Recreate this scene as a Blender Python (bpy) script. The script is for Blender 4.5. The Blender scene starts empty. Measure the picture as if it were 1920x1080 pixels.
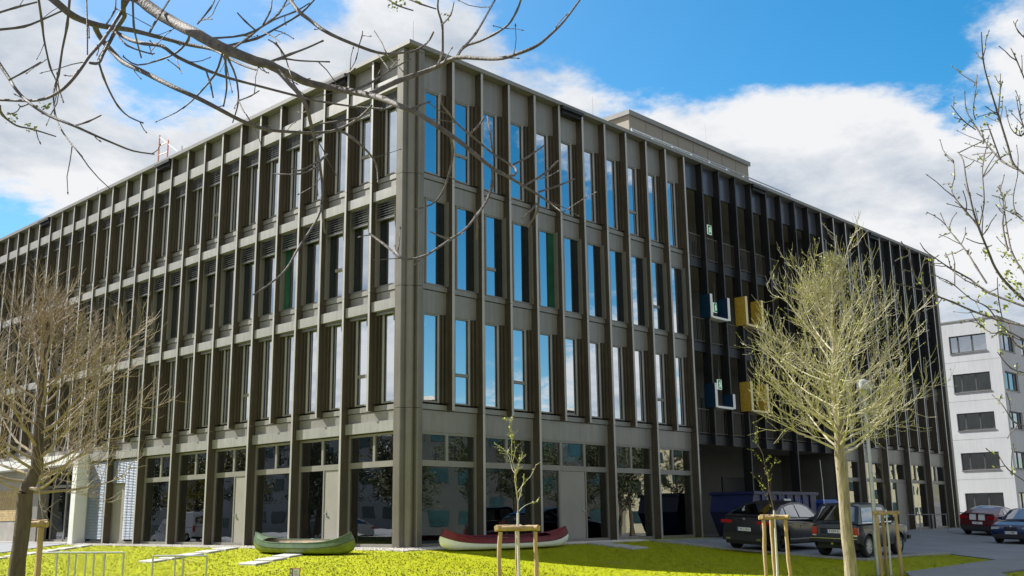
import bpy, bmesh, math, random
from mathutils import Vector, Matrix, noise as mnoise
R = math.radians
rnd = random.Random(7)
scn = bpy.context.scene
col = scn.collection

# ------------------------------------------------------------------ camera (fitted to the facade grid)
F, PIT, ROLL, YAW = 1953.27, .218, -.0128, .7623
CAM = Vector((-20.430, -23.957, .815))
vx = Vector((math.cos(YAW), math.sin(YAW), 0))            # horizontal view direction
rx = Vector((math.sin(YAW), -math.cos(YAW), 0))           # right
fwd = (vx * math.cos(PIT) + Vector((0, 0, math.sin(PIT)))).normalized()
up0 = rx.cross(fwd)
rgt = rx * math.cos(ROLL) + up0 * math.sin(ROLL)
upv = -rx * math.sin(ROLL) + up0 * math.cos(ROLL)
cd = bpy.data.cameras.new('camera')
cam = bpy.data.objects.new('camera', cd); col.objects.link(cam)
M = Matrix.Identity(4)
for i in range(3):
    M[i][0] = rgt[i]; M[i][1] = upv[i]; M[i][2] = -fwd[i]; M[i][3] = CAM[i]
cam.matrix_world = M
cd.sensor_width = 36; cd.lens = 36 * F / 1920; cd.clip_end = 3000; cd.clip_start = .1
scn.camera = cam

# ------------------------------------------------------------------ light, sky, exposure
SUN_AZ, SUN_EL = -69, 44                                   # azimuth left of the view direction, elevation
a = R(SUN_AZ)
sh = rx * math.sin(a) + vx * math.cos(a)
sdir = sh * math.cos(R(SUN_EL)) + Vector((0, 0, math.sin(R(SUN_EL))))
sl = bpy.data.lights.new('sun', 'SUN'); sl.energy = 5.0; sl.angle = R(.5); sl.color = (1, .97, .93)
so = bpy.data.objects.new('sun', sl); col.objects.link(so)
so.rotation_euler = sdir.to_track_quat('Z', 'Y').to_euler()
so.location = (0, 0, 60)

w = bpy.data.worlds.new('World'); scn.world = w; w.use_nodes = True
nt = w.node_tree; N = nt.nodes; Lk = nt.links
for n in list(N): N.remove(n)
def wn(t, **k):
    n = N.new(t)
    for q, v in k.items(): setattr(n, q, v)
    return n
def mth(op, x, y=None, clamp=False):
    n = wn('ShaderNodeMath', operation=op); n.use_clamp = clamp
    for i, v in enumerate((x, y)):
        if v is None: continue
        if isinstance(v, (int, float)): n.inputs[i].default_value = v
        else: Lk.new(v, n.inputs[i])
    return n.outputs[0]
sky = wn('ShaderNodeTexSky'); sky.sky_type = 'NISHITA'; sky.sun_disc = False
sky.sun_elevation = R(SUN_EL); sky.sun_rotation = math.atan2(-sdir.x, sdir.y)
sky.air_density = 1.0; sky.dust_density = .3; sky.ozone_density = 3.0
tc = wn('ShaderNodeTexCoord')
sep = wn('ShaderNodeSeparateXYZ'); Lk.new(tc.outputs['Generated'], sep.inputs[0])
# clouds live on a flat layer: direction / elevation
zc = mth('ADD', mth('MAXIMUM', sep.outputs[2], 0.0), .16)
cx = mth('DIVIDE', sep.outputs[0], zc); cy = mth('DIVIDE', sep.outputs[1], zc)
comb = wn('ShaderNodeCombineXYZ'); Lk.new(cx, comb.inputs[0]); Lk.new(cy, comb.inputs[1])
def noi(scale, detail, rough, off, vec=comb.outputs[0]):
    mp = wn('ShaderNodeMapping'); mp.inputs['Location'].default_value = off
    Lk.new(vec, mp.inputs[0])
    n = wn('ShaderNodeTexNoise'); n.inputs['Scale'].default_value = scale
    n.inputs['Detail'].default_value = detail; n.inputs['Roughness'].default_value = rough
    Lk.new(mp.outputs[0], n.inputs['Vector']); return n.outputs['Fac']
CL = (3.1, 1.7, .4)
big = noi(.62, 2, .5, CL); mid = noi(1.7, 11, .64, (5.2, .3, 1.1)); fine = noi(6.0, 5, .6, (1, 2, 3))
cov = mth('ADD', mth('ADD', mth('MULTIPLY', big, .62), mth('MULTIPLY', mid, .74)), mth('MULTIPLY', fine, .20))
# broad openings and banks of cloud as the photograph shows them (directions in the sky)
def pxdir(px, py):
    a0, b0 = px - 960, py - 540
    return (rgt * a0 - upv * b0 + fwd * F).normalized()
vnrm = wn('ShaderNodeVectorMath', operation='NORMALIZE'); Lk.new(tc.outputs['Generated'], vnrm.inputs[0])
def lump(px, py, rad, amt, acc):
    d = pxdir(px, py)
    dt = wn('ShaderNodeVectorMath', operation='DOT_PRODUCT')
    Lk.new(vnrm.outputs[0], dt.inputs[0]); dt.inputs[1].default_value = d
    k = 1 / (1 - math.cos(rad / F))
    e = mth('EXPONENT', mth('MULTIPLY', mth('SUBTRACT', dt.outputs['Value'], 1.0), k))
    return mth('ADD', acc, mth('MULTIPLY', e, amt))
for px, py, rad, amt in [(1420, 30, 230, -.30), (1760, 200, 100, -.20), (1250, 60, 130, -.14), (330, 30, 150, -.30), (600, 20, 90, -.2), (1000, 60, 90, -.10),
                         (1100, 10, 110, -.12), (1390, 200, 230, .26), (1640, 190, 110, .16), (1560, 350, 230, .16), (230, 250, 300, .10),
                         (60, 120, 120, .12), (700, 90, 150, .08), (1830, 20, 110, .12), (1850, 420, 150, .12), (20, 400, 60, -.10),
                         (1080, 170, 110, .14), (1590, 70, 180, -.18),
                         (1500, 480, 260, .14), (480, 150, 200, .05), (900, 100, 90, .08)]:
    cov = lump(px, py, rad, amt, cov)
# the sky behind the camera, as the two facades mirror it: blue for the shaded facade, pale cloud for the sunlit one
def lumpd(d, rad, amt, acc):
    dt = wn('ShaderNodeVectorMath', operation='DOT_PRODUCT')
    Lk.new(vnrm.outputs[0], dt.inputs[0]); dt.inputs[1].default_value = d
    e = mth('EXPONENT', mth('MULTIPLY', mth('SUBTRACT', dt.outputs['Value'], 1.0), 1 / (1 - math.cos(rad))))
    return mth('ADD', acc, mth('MULTIPLY', e, amt))
for px, py, ax_, rad, amt in [(880, 440, 1, .13, -.30), (850, 680, 1, .06, -.16), (500, 420, 0, .30, .14), (650, 650, 0, .2, .12)]:
    d = pxdir(px, py); d[ax_] = -d[ax_]; cov = lumpd(d, rad, amt, cov)
mr = wn('ShaderNodeMapRange'); mr.interpolation_type = 'SMOOTHSTEP'
mr.inputs[1].default_value = .685; mr.inputs[2].default_value = .80; Lk.new(cov, mr.inputs[0])
shade = noi(1.9, 7, .62, (9.1, 4.2, 2.0))
thick = wn('ShaderNodeMapRange'); thick.inputs[1].default_value = .74; thick.inputs[2].default_value = 1.08; Lk.new(cov, thick.inputs[0])
sh2 = mth('ADD', mth('MULTIPLY', thick.outputs[0], .50), mth('MULTIPLY', mth('SUBTRACT', shade, .49), 3.6), True)
ccol = wn('ShaderNodeMix', data_type='RGBA'); Lk.new(sh2, ccol.inputs['Factor'])
ccol.inputs['A'].default_value = (8.5, 8.6, 8.8, 1); ccol.inputs['B'].default_value = (3.1, 4.0, 5.2, 1)
hsv = wn('ShaderNodeHueSaturation'); hsv.inputs['Hue'].default_value = .487; hsv.inputs['Saturation'].default_value = 1.42; hsv.inputs['Value'].default_value = 1.28
Lk.new(sky.outputs[0], hsv.inputs['Color'])
mixs = wn('ShaderNodeMix', data_type='RGBA'); Lk.new(mr.outputs[0], mixs.inputs['Factor'])
Lk.new(hsv.outputs[0], mixs.inputs['A']); Lk.new(ccol.outputs['Result'], mixs.inputs['B'])
bg = wn('ShaderNodeBackground'); bg.inputs['Strength'].default_value = .05
Lk.new(mixs.outputs['Result'], bg.inputs['Color'])
wo = wn('ShaderNodeOutputWorld'); Lk.new(bg.outputs[0], wo.inputs['Surface'])
vs = scn.view_settings
vs.view_transform = 'Standard'; vs.look = 'None'; vs.exposure = 1.08; vs.gamma = 1.0; vs.use_curve_mapping = False
scn.render.engine = 'CYCLES'
scn.cycles.max_bounces = 8; scn.cycles.transparent_max_bounces = 12

# ------------------------------------------------------------------ helpers
class MB:
    def __init__(s, f=None, flip=False): s.v = []; s.f = []; s.m = []; s.mi = 0; s.fn = f; s.flip = flip
    def add(s, vs_, fs):
        o = len(s.v)
        for p in vs_: s.v.append(tuple(s.fn(*p)) if s.fn else tuple(p))
        for q in fs:
            q = [o + i for i in q]
            s.f.append(q[::-1] if s.flip else q); s.m.append(s.mi)
    def box(s, x0, x1, y0, y1, z0, z1):
        s.add([(x0, y0, z0), (x1, y0, z0), (x1, y1, z0), (x0, y1, z0), (x0, y0, z1), (x1, y0, z1), (x1, y1, z1), (x0, y1, z1)],
              [(3, 2, 1, 0), (4, 5, 6, 7), (0, 1, 5, 4), (1, 2, 6, 5), (2, 3, 7, 6), (3, 0, 4, 7)])
    def cbox(s, x0, x1, y0, y1, z0, z1, c=.008):
        """box with its four vertical edges chamfered"""
        pl = [(x0 + c, y0), (x1 - c, y0), (x1, y0 + c), (x1, y1 - c), (x1 - c, y1), (x0 + c, y1), (x0, y1 - c), (x0, y0 + c)]
        s.prism(pl, z0, z1)
    def prism(s, pl, z0, z1):
        n = len(pl)
        s.add([(x, y, z0) for x, y in pl] + [(x, y, z1) for x, y in pl],
              [tuple(range(n))[::-1], tuple(range(n, 2 * n))] + [(i, (i + 1) % n, n + (i + 1) % n, n + i) for i in range(n)])
    def prism_y(s, pl, y0, y1):
        """polygon in x,z pushed along y"""
        n = len(pl)
        s.add([(x, y0, z) for x, z in pl] + [(x, y1, z) for x, z in pl],
              [tuple(range(n)), tuple(range(n, 2 * n))[::-1]] + [(i, n + i, n + (i + 1) % n, (i + 1) % n) for i in range(n)])
    def tube(s, pts, rad, sides=5, cap=True):
        pts = [Vector(p) for p in pts]; n = len(pts)
        if isinstance(rad, (int, float)): rad = [rad] * n
        vv = []; prev = None
        for i, p in enumerate(pts):
            t = (pts[min(i + 1, n - 1)] - pts[max(i - 1, 0)])
            if t.length < 1e-9: t = Vector((0, 0, 1))
            t.normalize()
            if prev is None:
                u = t.orthogonal().normalized()
            else:
                u = prev - t * prev.dot(t)
                u = u.normalized() if u.length > 1e-6 else t.orthogonal().normalized()
            prev = u; w_ = t.cross(u)
            for k in range(sides):
                an = 2 * math.pi * k / sides
                vv.append(p + (u * math.cos(an) + w_ * math.sin(an)) * rad[i])
        ff = []
        for i in range(n - 1):
            for k in range(sides):
                k2 = (k + 1) % sides
                ff.append((i * sides + k, i * sides + k2, (i + 1) * sides + k2, (i + 1) * sides + k))
        if cap:
            ff.append(tuple(range(sides))[::-1]); ff.append(tuple(range((n - 1) * sides, n * sides)))
        s.add(vv, ff)
    def loft(s, rings, close=True, caps=True):
        n = len(rings[0]); vv = [p for r in rings for p in r]; ff = []
        for i in range(len(rings) - 1):
            for k in range(n if close else n - 1):
                k2 = (k + 1) % n
                ff.append((i * n + k, i * n + k2, (i + 1) * n + k2, (i + 1) * n + k))
        if caps and close:
            ff.append(tuple(range(n))[::-1]); ff.append(tuple(range((len(rings) - 1) * n, len(rings) * n)))
        s.add(vv, ff)
    def mesh(s, name, mats, smooth=None):
        me = bpy.data.meshes.new(name); me.from_pydata(s.v, [], s.f)
        for m_ in (mats if isinstance(mats, (list, tuple)) else [mats]): me.materials.append(m_)
        if s.mi or any(s.m): me.polygons.foreach_set('material_index', s.m)
        if smooth is not None:
            me.polygons.foreach_set('use_smooth', [True] * len(s.f)); me.set_sharp_from_angle(angle=R(smooth))
        me.validate(); me.update(); return me
    def build(s, name, mats, parent=None, smooth=None, loc=None):
        return put(name, s.mesh(name, mats, smooth), parent, loc)
def put(name, me, parent=None, loc=None, rot=None):
    o = bpy.data.objects.new(name, me); col.objects.link(o); o.parent = parent
    if loc: o.location = loc
    if rot: o.rotation_euler = rot
    return o
def tag(o, label=None, cat=None, group=None, kind=None):
    if label: o['label'] = label
    if cat: o['category'] = cat
    if group: o['group'] = group
    if kind: o['kind'] = kind
    return o
def empty(name, loc, label, cat, group=None, rot=None):
    o = put(name, None, None, loc, rot); return tag(o, label, cat, group)
def copy_tree(o, parent=None):
    c = o.copy(); col.objects.link(c); c.parent = parent
    for ch in list(o.children): copy_tree(ch, c)
    return c

def mat(name, c, rough=.6, metal=0, var=0, vscale=3, bump=0, bscale=40, c2=None, spec=None, coat=0, detail=6, stretch=None, coord='Object', orand=0, streak=0):
    m = bpy.data.materials.new(name); m.use_nodes = True
    t = m.node_tree; b = t.nodes['Principled BSDF']
    b.inputs['Base Color'].default_value = (*c, 1); b.inputs['Roughness'].default_value = rough; b.inputs['Metallic'].default_value = metal
    if spec is not None: b.inputs['Specular IOR Level'].default_value = spec
    if coat: b.inputs['Coat Weight'].default_value = coat; b.inputs['Coat Roughness'].default_value = .05
    if var or bump or c2:
        tcn = t.nodes.new('ShaderNodeTexCoord'); src = tcn.outputs[coord]
        if stretch:
            mp = t.nodes.new('ShaderNodeMapping'); mp.inputs['Scale'].default_value = stretch
            t.links.new(src, mp.inputs[0]); src = mp.outputs[0]
    if var or c2:
        n = t.nodes.new('ShaderNodeTexNoise'); n.inputs['Scale'].default_value = vscale; n.inputs['Detail'].default_value = detail
        n.inputs['Roughness'].default_value = .62
        t.links.new(src, n.inputs['Vector'])
        cr = t.nodes.new('ShaderNodeValToRGB'); e = cr.color_ramp.elements
        e[0].position = .33; e[1].position = .67
        lo = c if c2 else tuple(max(0, q * (1 - var)) for q in c); hi = c2 if c2 else tuple(min(1, q * (1 + var)) for q in c)
        e[0].color = (*lo, 1); e[1].color = (*hi, 1)
        t.links.new(n.outputs['Fac'], cr.inputs[0]); t.links.new(cr.outputs[0], b.inputs['Base Color'])
        rm = t.nodes.new('ShaderNodeMapRange'); rm.inputs[3].default_value = rough * .88; rm.inputs[4].default_value = min(1, rough * 1.14)
        t.links.new(n.outputs['Fac'], rm.inputs[0]); t.links.new(rm.outputs[0], b.inputs['Roughness'])
    if orand or streak:
        col_in = b.inputs['Base Color']; src_c = col_in.links[0].from_socket if col_in.links else None
        fac = None
        if orand:
            oi = t.nodes.new('ShaderNodeObjectInfo'); mr2 = t.nodes.new('ShaderNodeMapRange'); mr2.inputs[3].default_value = 1 - orand; mr2.inputs[4].default_value = 1 + orand
            t.links.new(oi.outputs['Random'], mr2.inputs[0]); fac = mr2.outputs[0]
        if streak:
            gg = t.nodes.new('ShaderNodeNewGeometry'); mp2 = t.nodes.new('ShaderNodeMapping'); mp2.inputs['Scale'].default_value = (9, 9, .35)
            n3 = t.nodes.new('ShaderNodeTexNoise'); n3.inputs['Scale'].default_value = 1; n3.inputs['Detail'].default_value = 5
            t.links.new(gg.outputs['Position'], mp2.inputs[0]); t.links.new(mp2.outputs[0], n3.inputs['Vector'])
            mr3 = t.nodes.new('ShaderNodeMapRange'); mr3.inputs[1].default_value = .35; mr3.inputs[2].default_value = .65; mr3.inputs[3].default_value = 1 - streak; mr3.inputs[4].default_value = 1 + streak
            t.links.new(n3.outputs['Fac'], mr3.inputs[0])
            if fac:
                mm = t.nodes.new('ShaderNodeMath'); mm.operation = 'MULTIPLY'; t.links.new(fac, mm.inputs[0]); t.links.new(mr3.outputs[0], mm.inputs[1]); fac = mm.outputs[0]
            else: fac = mr3.outputs[0]
        vm = t.nodes.new('ShaderNodeVectorMath'); vm.operation = 'SCALE'
        if src_c: t.links.new(src_c, vm.inputs[0])
        else: vm.inputs[0].default_value = c
        t.links.new(fac, vm.inputs['Scale']); t.links.new(vm.outputs[0], col_in)
    if bump:
        n2 = t.nodes.new('ShaderNodeTexNoise'); n2.inputs['Scale'].default_value = bscale; n2.inputs['Detail'].default_value = 5
        t.links.new(src, n2.inputs['Vector'])
        bp = t.nodes.new('ShaderNodeBump'); bp.inputs['Strength'].default_value = bump; bp.inputs['Distance'].default_value = .02
        t.links.new(n2.outputs['Fac'], bp.inputs['Height']); t.links.new(bp.outputs[0], b.inputs['Normal'])
    return m
def glass(name, tint, refl, rcol=(.92, .96, 1), wav=.003, rough=0.0):
    """coated window pane: mirror reflection over a tinted see-through pane, slightly wavy"""
    m = bpy.data.materials.new(name); m.use_nodes = True; t = m.node_tree; n = t.nodes
    for q in list(n): n.remove(q)
    o = n.new('ShaderNodeOutputMaterial'); mx = n.new('ShaderNodeMixShader')
    g = n.new('ShaderNodeBsdfGlossy'); g.inputs['Color'].default_value = (*rcol, 1); g.inputs['Roughness'].default_value = rough
    tr = n.new('ShaderNodeBsdfTransparent'); tr.inputs['Color'].default_value = (*tint, 1)
    lw = n.new('ShaderNodeLayerWeight'); lw.inputs['Blend'].default_value = .28
    mr_ = n.new('ShaderNodeMapRange'); mr_.inputs[3].default_value = refl; mr_.inputs[4].default_value = 1.0
    t.links.new(lw.outputs['Fresnel'], mr_.inputs[0]); t.links.new(mr_.outputs[0], mx.inputs[0])
    if wav:
        tcn = n.new('ShaderNodeTexCoord'); nz = n.new('ShaderNodeTexNoise'); nz.inputs['Scale'].default_value = .8; nz.inputs['Detail'].default_value = 1.5
        gn = n.new('ShaderNodeNewGeometry'); t.links.new(gn.outputs['Position'], nz.inputs['Vector'])
        bp = n.new('ShaderNodeBump'); bp.inputs['Strength'].default_value = 1; bp.inputs['Distance'].default_value = wav
        t.links.new(nz.outputs['Fac'], bp.inputs['Height'])
        oi = n.new('ShaderNodeObjectInfo'); wn_ = n.new('ShaderNodeTexWhiteNoise'); wn_.noise_dimensions = '1D'; t.links.new(oi.outputs['Random'], wn_.inputs['W'])
        sb = n.new('ShaderNodeVectorMath'); sb.operation = 'SUBTRACT'; sb.inputs[1].default_value = (.5, .5, .5); t.links.new(wn_.outputs['Color'], sb.inputs[0])
        sc = n.new('ShaderNodeVectorMath'); sc.operation = 'MULTIPLY_ADD'; sc.inputs[1].default_value = (.022, .022, .022); t.links.new(sb.outputs[0], sc.inputs[0]); t.links.new(bp.outputs[0], sc.inputs[2])
        nm = n.new('ShaderNodeVectorMath'); nm.operation = 'NORMALIZE'; t.links.new(sc.outputs[0], nm.inputs[0]); t.links.new(nm.outputs[0], g.inputs['Normal'])
    t.links.new(tr.outputs[0], mx.inputs[1]); t.links.new(g.outputs[0], mx.inputs[2]); t.links.new(mx.outputs[0], o.inputs['Surface'])
    return m
def emit(name, c, s):
    m = bpy.data.materials.new(name); m.use_nodes = True; b = m.node_tree.nodes['Principled BSDF']
    b.inputs['Base Color'].default_value = (*c, 1); b.inputs['Emission Color'].default_value = (*c, 1); b.inputs['Emission Strength'].default_value = s
    return m

m_fin = mat('bronze_metal', (.088, .072, .050), .36, .4, .14, 1.3, .04, 60, orand=.08, streak=.10)
m_cap = mat('fin_edge_metal', (.38, .37, .345), .42, .3, .08, 1.3, .03, 60, orand=.07, streak=.08)
m_pier = mat('pier_metal', (.175, .160, .130), .36, .45, .10, 1.3, .04, 60, streak=.08)
m_fardark = mat('anthracite_metal', (.022, .022, .022), .45, .3, .1, 1.3, orand=.06)  # one even darker tone for the two upper storeys past the loggia
m_panel = mat('taupe_metal_panel', (.245, .232, .205), .43, .4, .08, .9, .03, 60, orand=.07, streak=.07)
m_beam = mat('light_metal_beam', (.285, .278, .258), .46, .3, .07, 1.1, .03, 60, orand=.06, streak=.08)
m_coping = mat('light_coping', (.185, .182, .165), .5, .2, .08, 1.5)
m_frame = mat('window_frame_metal', (.23, .218, .19), .45, .3, .06, 2)
m_black = mat('black_metal', (.012, .012, .013), .45, .2, .15, 2)
m_rail = mat('dark_railing', (.05, .05, .05), .5, .3)
m_blind = mat('blind_slats', (.22, .22, .23), .4, .5, .08, 3)
m_blindpale = mat('pale_blind_slats', (.27, .31, .37), .45, .3, .06, 3)
m_glass = glass('window_glass', (.30, .37, .36), .74)
m_glassg = glass('ground_floor_glass', (.30, .38, .34), .16, wav=.0025)
m_seal = mat('dark_gap', (.02, .02, .02), .7)
m_conc = mat('concrete', (.30, .28, .25), .8, 0, .15, 1.2, .15, 30)
m_white = mat('white_paint', (.62, .62, .61), .5, 0, .04, 2)
m_int = mat('interior_wall', (.16, .16, .16), .8, 0, .2, .5)
m_intl = mat('interior_ceiling', (.45, .45, .44), .8)
m_curt = mat('green_curtain', (.03, .16, .09), .8, 0, .2, 4)
m_ceil = mat('loggia_ceiling', (.22, .20, .14), .8, 0, .1, 1)
m_door = mat('metal_door', (.27, .255, .225), .5, .2, .06, 1.5)
m_steel = mat('galvanised_steel', (.42, .44, .45), .4, .7, .1, 5)
m_lamp = emit('ceiling_lamp', (1, .97, .9), 1.6)

# ------------------------------------------------------------------ ground
def smooth(e0, e1, x):
    t = min(max((x - e0) / (e1 - e0), 0), 1); return t * t * (3 - 2 * t)
def gz(x, y):
    d = math.hypot(max(-x, 0), max(-y, 0))
    if d == 0: return 0.0
    t = smooth(6, 14, x); k = .118 * (1 - t) + .085 * t; m_ = .75 * (1 - t) + .62 * t
    return -m_ * math.tanh((k * d / m_) ** 1.15)
def gnormal(x, y):
    e = .3; return Vector((gz(x - e, y) - gz(x + e, y), gz(x, y - e) - gz(x, y + e), 2 * e)).normalized()
def pray(px, py):
    return rgt * (px - 960) - upv * (py - 540) + fwd * F
def at(px, py, d):
    """the point seen at a pixel, d metres ahead of the camera (measured level)"""
    r = pray(px, py); return CAM + r * (d / r.dot(vx))
def on_x(px, py, X): r = pray(px, py); return CAM + r * ((X - CAM.x) / r.x)
def on_y(px, py, Y): r = pray(px, py); return CAM + r * ((Y - CAM.y) / r.y)

def grass_mat():
    m = bpy.data.materials.new('lawn_grass'); m.use_nodes = True; t = m.node_tree; b = t.nodes['Principled BSDF']
    g = t.nodes.new('ShaderNodeNewGeometry')
    def nz(s, d=5):
        n = t.nodes.new('ShaderNodeTexNoise'); n.inputs['Scale'].default_value = s; n.inputs['Detail'].default_value = d
        t.links.new(g.outputs['Position'], n.inputs['Vector']); return n.outputs['Fac']
    cr = t.nodes.new('ShaderNodeValToRGB'); e = cr.color_ramp.elements
    e[0].position = .30; e[0].color = (.245, .285, .002, 1); e[1].position = .70; e[1].color = (.31, .318, .003, 1)
    t.links.new(nz(9), cr.inputs[0])
    cr2 = t.nodes.new('ShaderNodeValToRGB'); e = cr2.color_ramp.elements; e[0].position = .60; e[0].color = (0, 0, 0, 1); e[1].position = .76; e[1].color = (.8, .8, .8, 1)
    t.links.new(nz(.55, 7), cr2.inputs[0])
    mx = t.nodes.new('ShaderNodeMix'); mx.data_type = 'RGBA'; mx.inputs['B'].default_value = (.26, .22, .06, 1)
    t.links.new(cr2.outputs[0], mx.inputs['Factor']); t.links.new(cr.outputs[0], mx.inputs['A']); t.links.new(mx.outputs['Result'], b.inputs['Base Color'])
    b.inputs['Roughness'].default_value = .8; b.inputs['Specular IOR Level'].default_value = .1
    bp = t.nodes.new('ShaderNodeBump'); bp.inputs['Strength'].default_value = .6; bp.inputs['Distance'].default_value = .03
    t.links.new(nz(45), bp.inputs['Height']); t.links.new(bp.outputs[0], b.inputs['Normal'])
    return m
m_grass = grass_mat()
m_blade = mat('grass_blades', (.25, .285, .002), .7, 0, 0, 1.2, c2=(.32, .325, .003), spec=.1)
_t = m_blade.node_tree; _c = _t.nodes.new('ShaderNodeCombineXYZ'); _c.inputs[2].default_value = 1; _t.links.new(_c.outputs[0], _t.nodes['Principled BSDF'].inputs['Normal'])
m_asph = mat('asphalt', (.20, .215, .235), .85, 0, .16, .6, .5, 120)
m_path = mat('footpath', (.19, .20, .21), .85, 0, .12, .7, .4, 100)
m_kerb = mat('kerb_stone', (.30, .30, .29), .8, 0, .15, 2, .3, 60)
m_gravel = mat('gravel', (.42, .39, .34), .85, 0, .3, 18, .6, 60)
m_slab = mat('stepping_slab', (.36, .355, .33), .8, 0, .1, 3, .2, 60)

def lines(a0, b0, fine, far):
    r = [a0 + fine * i for i in range(int((b0 - a0) / fine) + 1)]; s = fine
    lo, hi = [], []; x = a0
    while x > -far: s *= 1.5; x -= s; lo.append(x)
    s = fine; x = r[-1]
    while x < far: s *= 1.5; x += s; hi.append(x)
    return lo[::-1] + r + hi
xs = lines(-26, 46, .5, 1500); ys = lines(-32, 46, .5, 1500)
g = MB()
g.v = [(x, y, gz(x, y) - (.03 if (x > .3 and y > .3) else 0)) for y in ys for x in xs]
nx = len(xs)
quads = [(j * nx + i, j * nx + i + 1, (j + 1) * nx + i + 1, (j + 1) * nx + i) for j in range(len(ys) - 1) for i in range(nx - 1)]
def is_lawn(q):
    x, y, _ = g.v[q[0]]
    return -19.0 <= x < 16 and -19.5 <= y < 30 and not (x >= 1 and y >= 1)
for nm, keep, m_ in (('lawn', True, m_grass), ('ground', False, mat('city_ground', (.17, .165, .16), .9, 0, .2, .3, .3, 30))):
    h_ = MB(); sel = [q for q in quads if is_lawn(q) == keep]; ids = {}
    for q in sel:
        for v in q:
            if v not in ids: ids[v] = len(h_.v); h_.v.append(g.v[v])
    h_.f = [tuple(ids[v] for v in q) for q in sel]; h_.m = [0] * len(sel)
    tag(h_.build(nm, m_, None, 60), kind='structure')

def sheet(name, poly, dz, m_, step=.5, skirt=.12):
    bm = bmesh.new(); vs_ = [bm.verts.new((x, y, 0)) for x, y in poly]; bm.faces.new(vs_)
    for ax in (0, 1):
        lo = min(p[ax] for p in poly); hi = max(p[ax] for p in poly); c = math.floor(lo / step) * step + step
        while c < hi:
            co = Vector((c, 0, 0)) if ax == 0 else Vector((0, c, 0)); no = Vector((1, 0, 0)) if ax == 0 else Vector((0, 1, 0))
            bmesh.ops.bisect_plane(bm, geom=bm.verts[:] + bm.edges[:] + bm.faces[:], plane_co=co, plane_no=no); c += step
    edges = [e for e in bm.edges if e.is_boundary]
    for v in bm.verts: v.co.z = gz(v.co.x, v.co.y) + dz
    ext = bmesh.ops.extrude_edge_only(bm, edges=edges)
    for q in ext['geom']:
        if isinstance(q, bmesh.types.BMVert): q.co.z -= skirt
    me = bpy.data.meshes.new(name); bm.to_mesh(me); bm.free(); me.materials.append(m_)
    return tag(put(name, me), kind='structure')
LOT = [(11.2, -.6), (60, -.6), (60, -34), (34, -34), (17.5, -13.2), (12.9, -12.1), (15.9, -9.5), (14.6, -9.25), (10.9, -8.9), (11.3, -6.0)]
sheet('parking_lot', LOT, .03, m_asph)
sheet('footpath', [(5.6, -12.6), (7.2, -11.75), (12.8, -12.15), (17.3, -13.25), (16.4, -14.6), (8, -13.9), (3, -16.5), (1.5, -16.5)], .045, m_path)
sheet('gravel_strip', [(-.55, -.55), (11.2, -.55), (11.2, .25), (.25, .25), (.25, 21.9), (-.55, 21.9)], .014, m_gravel, skirt=.03)
sheet('forecourt', [(-3.2, 22.0), (.3, 22.0), (.3, 45), (-3.2, 45)], .03, m_path)
sheet('road', [(-60, -70), (-27, -70), (-27, 120), (-60, 120)], .03, m_asph, step=4)
# kerb round the parking lot
kb = MB()
for p, q in zip([LOT[0], LOT[-1], LOT[-2], LOT[-3]], [LOT[-1], LOT[-2], LOT[-3], LOT[-4]]):
    pa, pb = Vector((*p, 0)), Vector((*q, 0)); n = max(1, int((pb - pa).length / .9)); nn = (pb - pa).normalized().cross(Vector((0, 0, 1))) * .06
    for i in range(n):
        u = pa.lerp(pb, i / n); v = pa.lerp(pb, (i + .985) / n)
        r = []
        for t_ in (u, v):
            z = gz(t_.x, t_.y)
            r.append([(t_.x + nn.x, t_.y + nn.y, z - .1), (t_.x + nn.x, t_.y + nn.y, z + .07), (t_.x - nn.x, t_.y - nn.y, z + .07), (t_.x - nn.x, t_.y - nn.y, z - .1)])
        kb.loft(r)
tag(kb.build('kerb', m_kerb), kind='structure')

# gravel stones and grass blades: real geometry
def in_poly(x, y, pl):
    c = False; j = len(pl) - 1
    for i in range(len(pl)):
        if (pl[i][1] > y) != (pl[j][1] > y) and x < (pl[j][0] - pl[i][0]) * (y - pl[i][1]) / (pl[j][1] - pl[i][1]) + pl[i][0]: c = not c
        j = i
    return c
st = MB()
for i in range(5200):
    if rnd.random() < .5: x, y = rnd.uniform(-.55, 11.2), rnd.uniform(-.56, -.02)
    else: x, y = rnd.uniform(-.56, -.02), rnd.uniform(-.5, 21.8)
    s = rnd.uniform(.012, .034); z = gz(x, y) + .02; an = rnd.random() * 6
    ca, sa = math.cos(an) * s, math.sin(an) * s
    st.add([(x + ca, y + sa, z), (x - sa, y + ca * .8, z), (x - ca, y - sa, z), (x + sa, y - ca * .8, z), (x, y, z + s * .7), (x, y, z - s)],
           [(0, 1, 4), (1, 2, 4), (2, 3, 4), (3, 0, 4), (1, 0, 5), (2, 1, 5), (3, 2, 5), (0, 3, 5)])
tag(st.build('gravel_stones', mat('pebbles', (.40, .37, .32), .8, 0, 0, 30, c2=(.66, .62, .55))), 'pale pebbles lying in the strip along the foot of the building', 'gravel', kind='stuff')
PATH = [(5.6, -12.6), (7.2, -11.75), (12.8, -12.15), (17.3, -13.25), (16.4, -14.6), (8, -13.9), (3, -16.5), (1.5, -16.5)]
gb = MB(); cnt = 0
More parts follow.
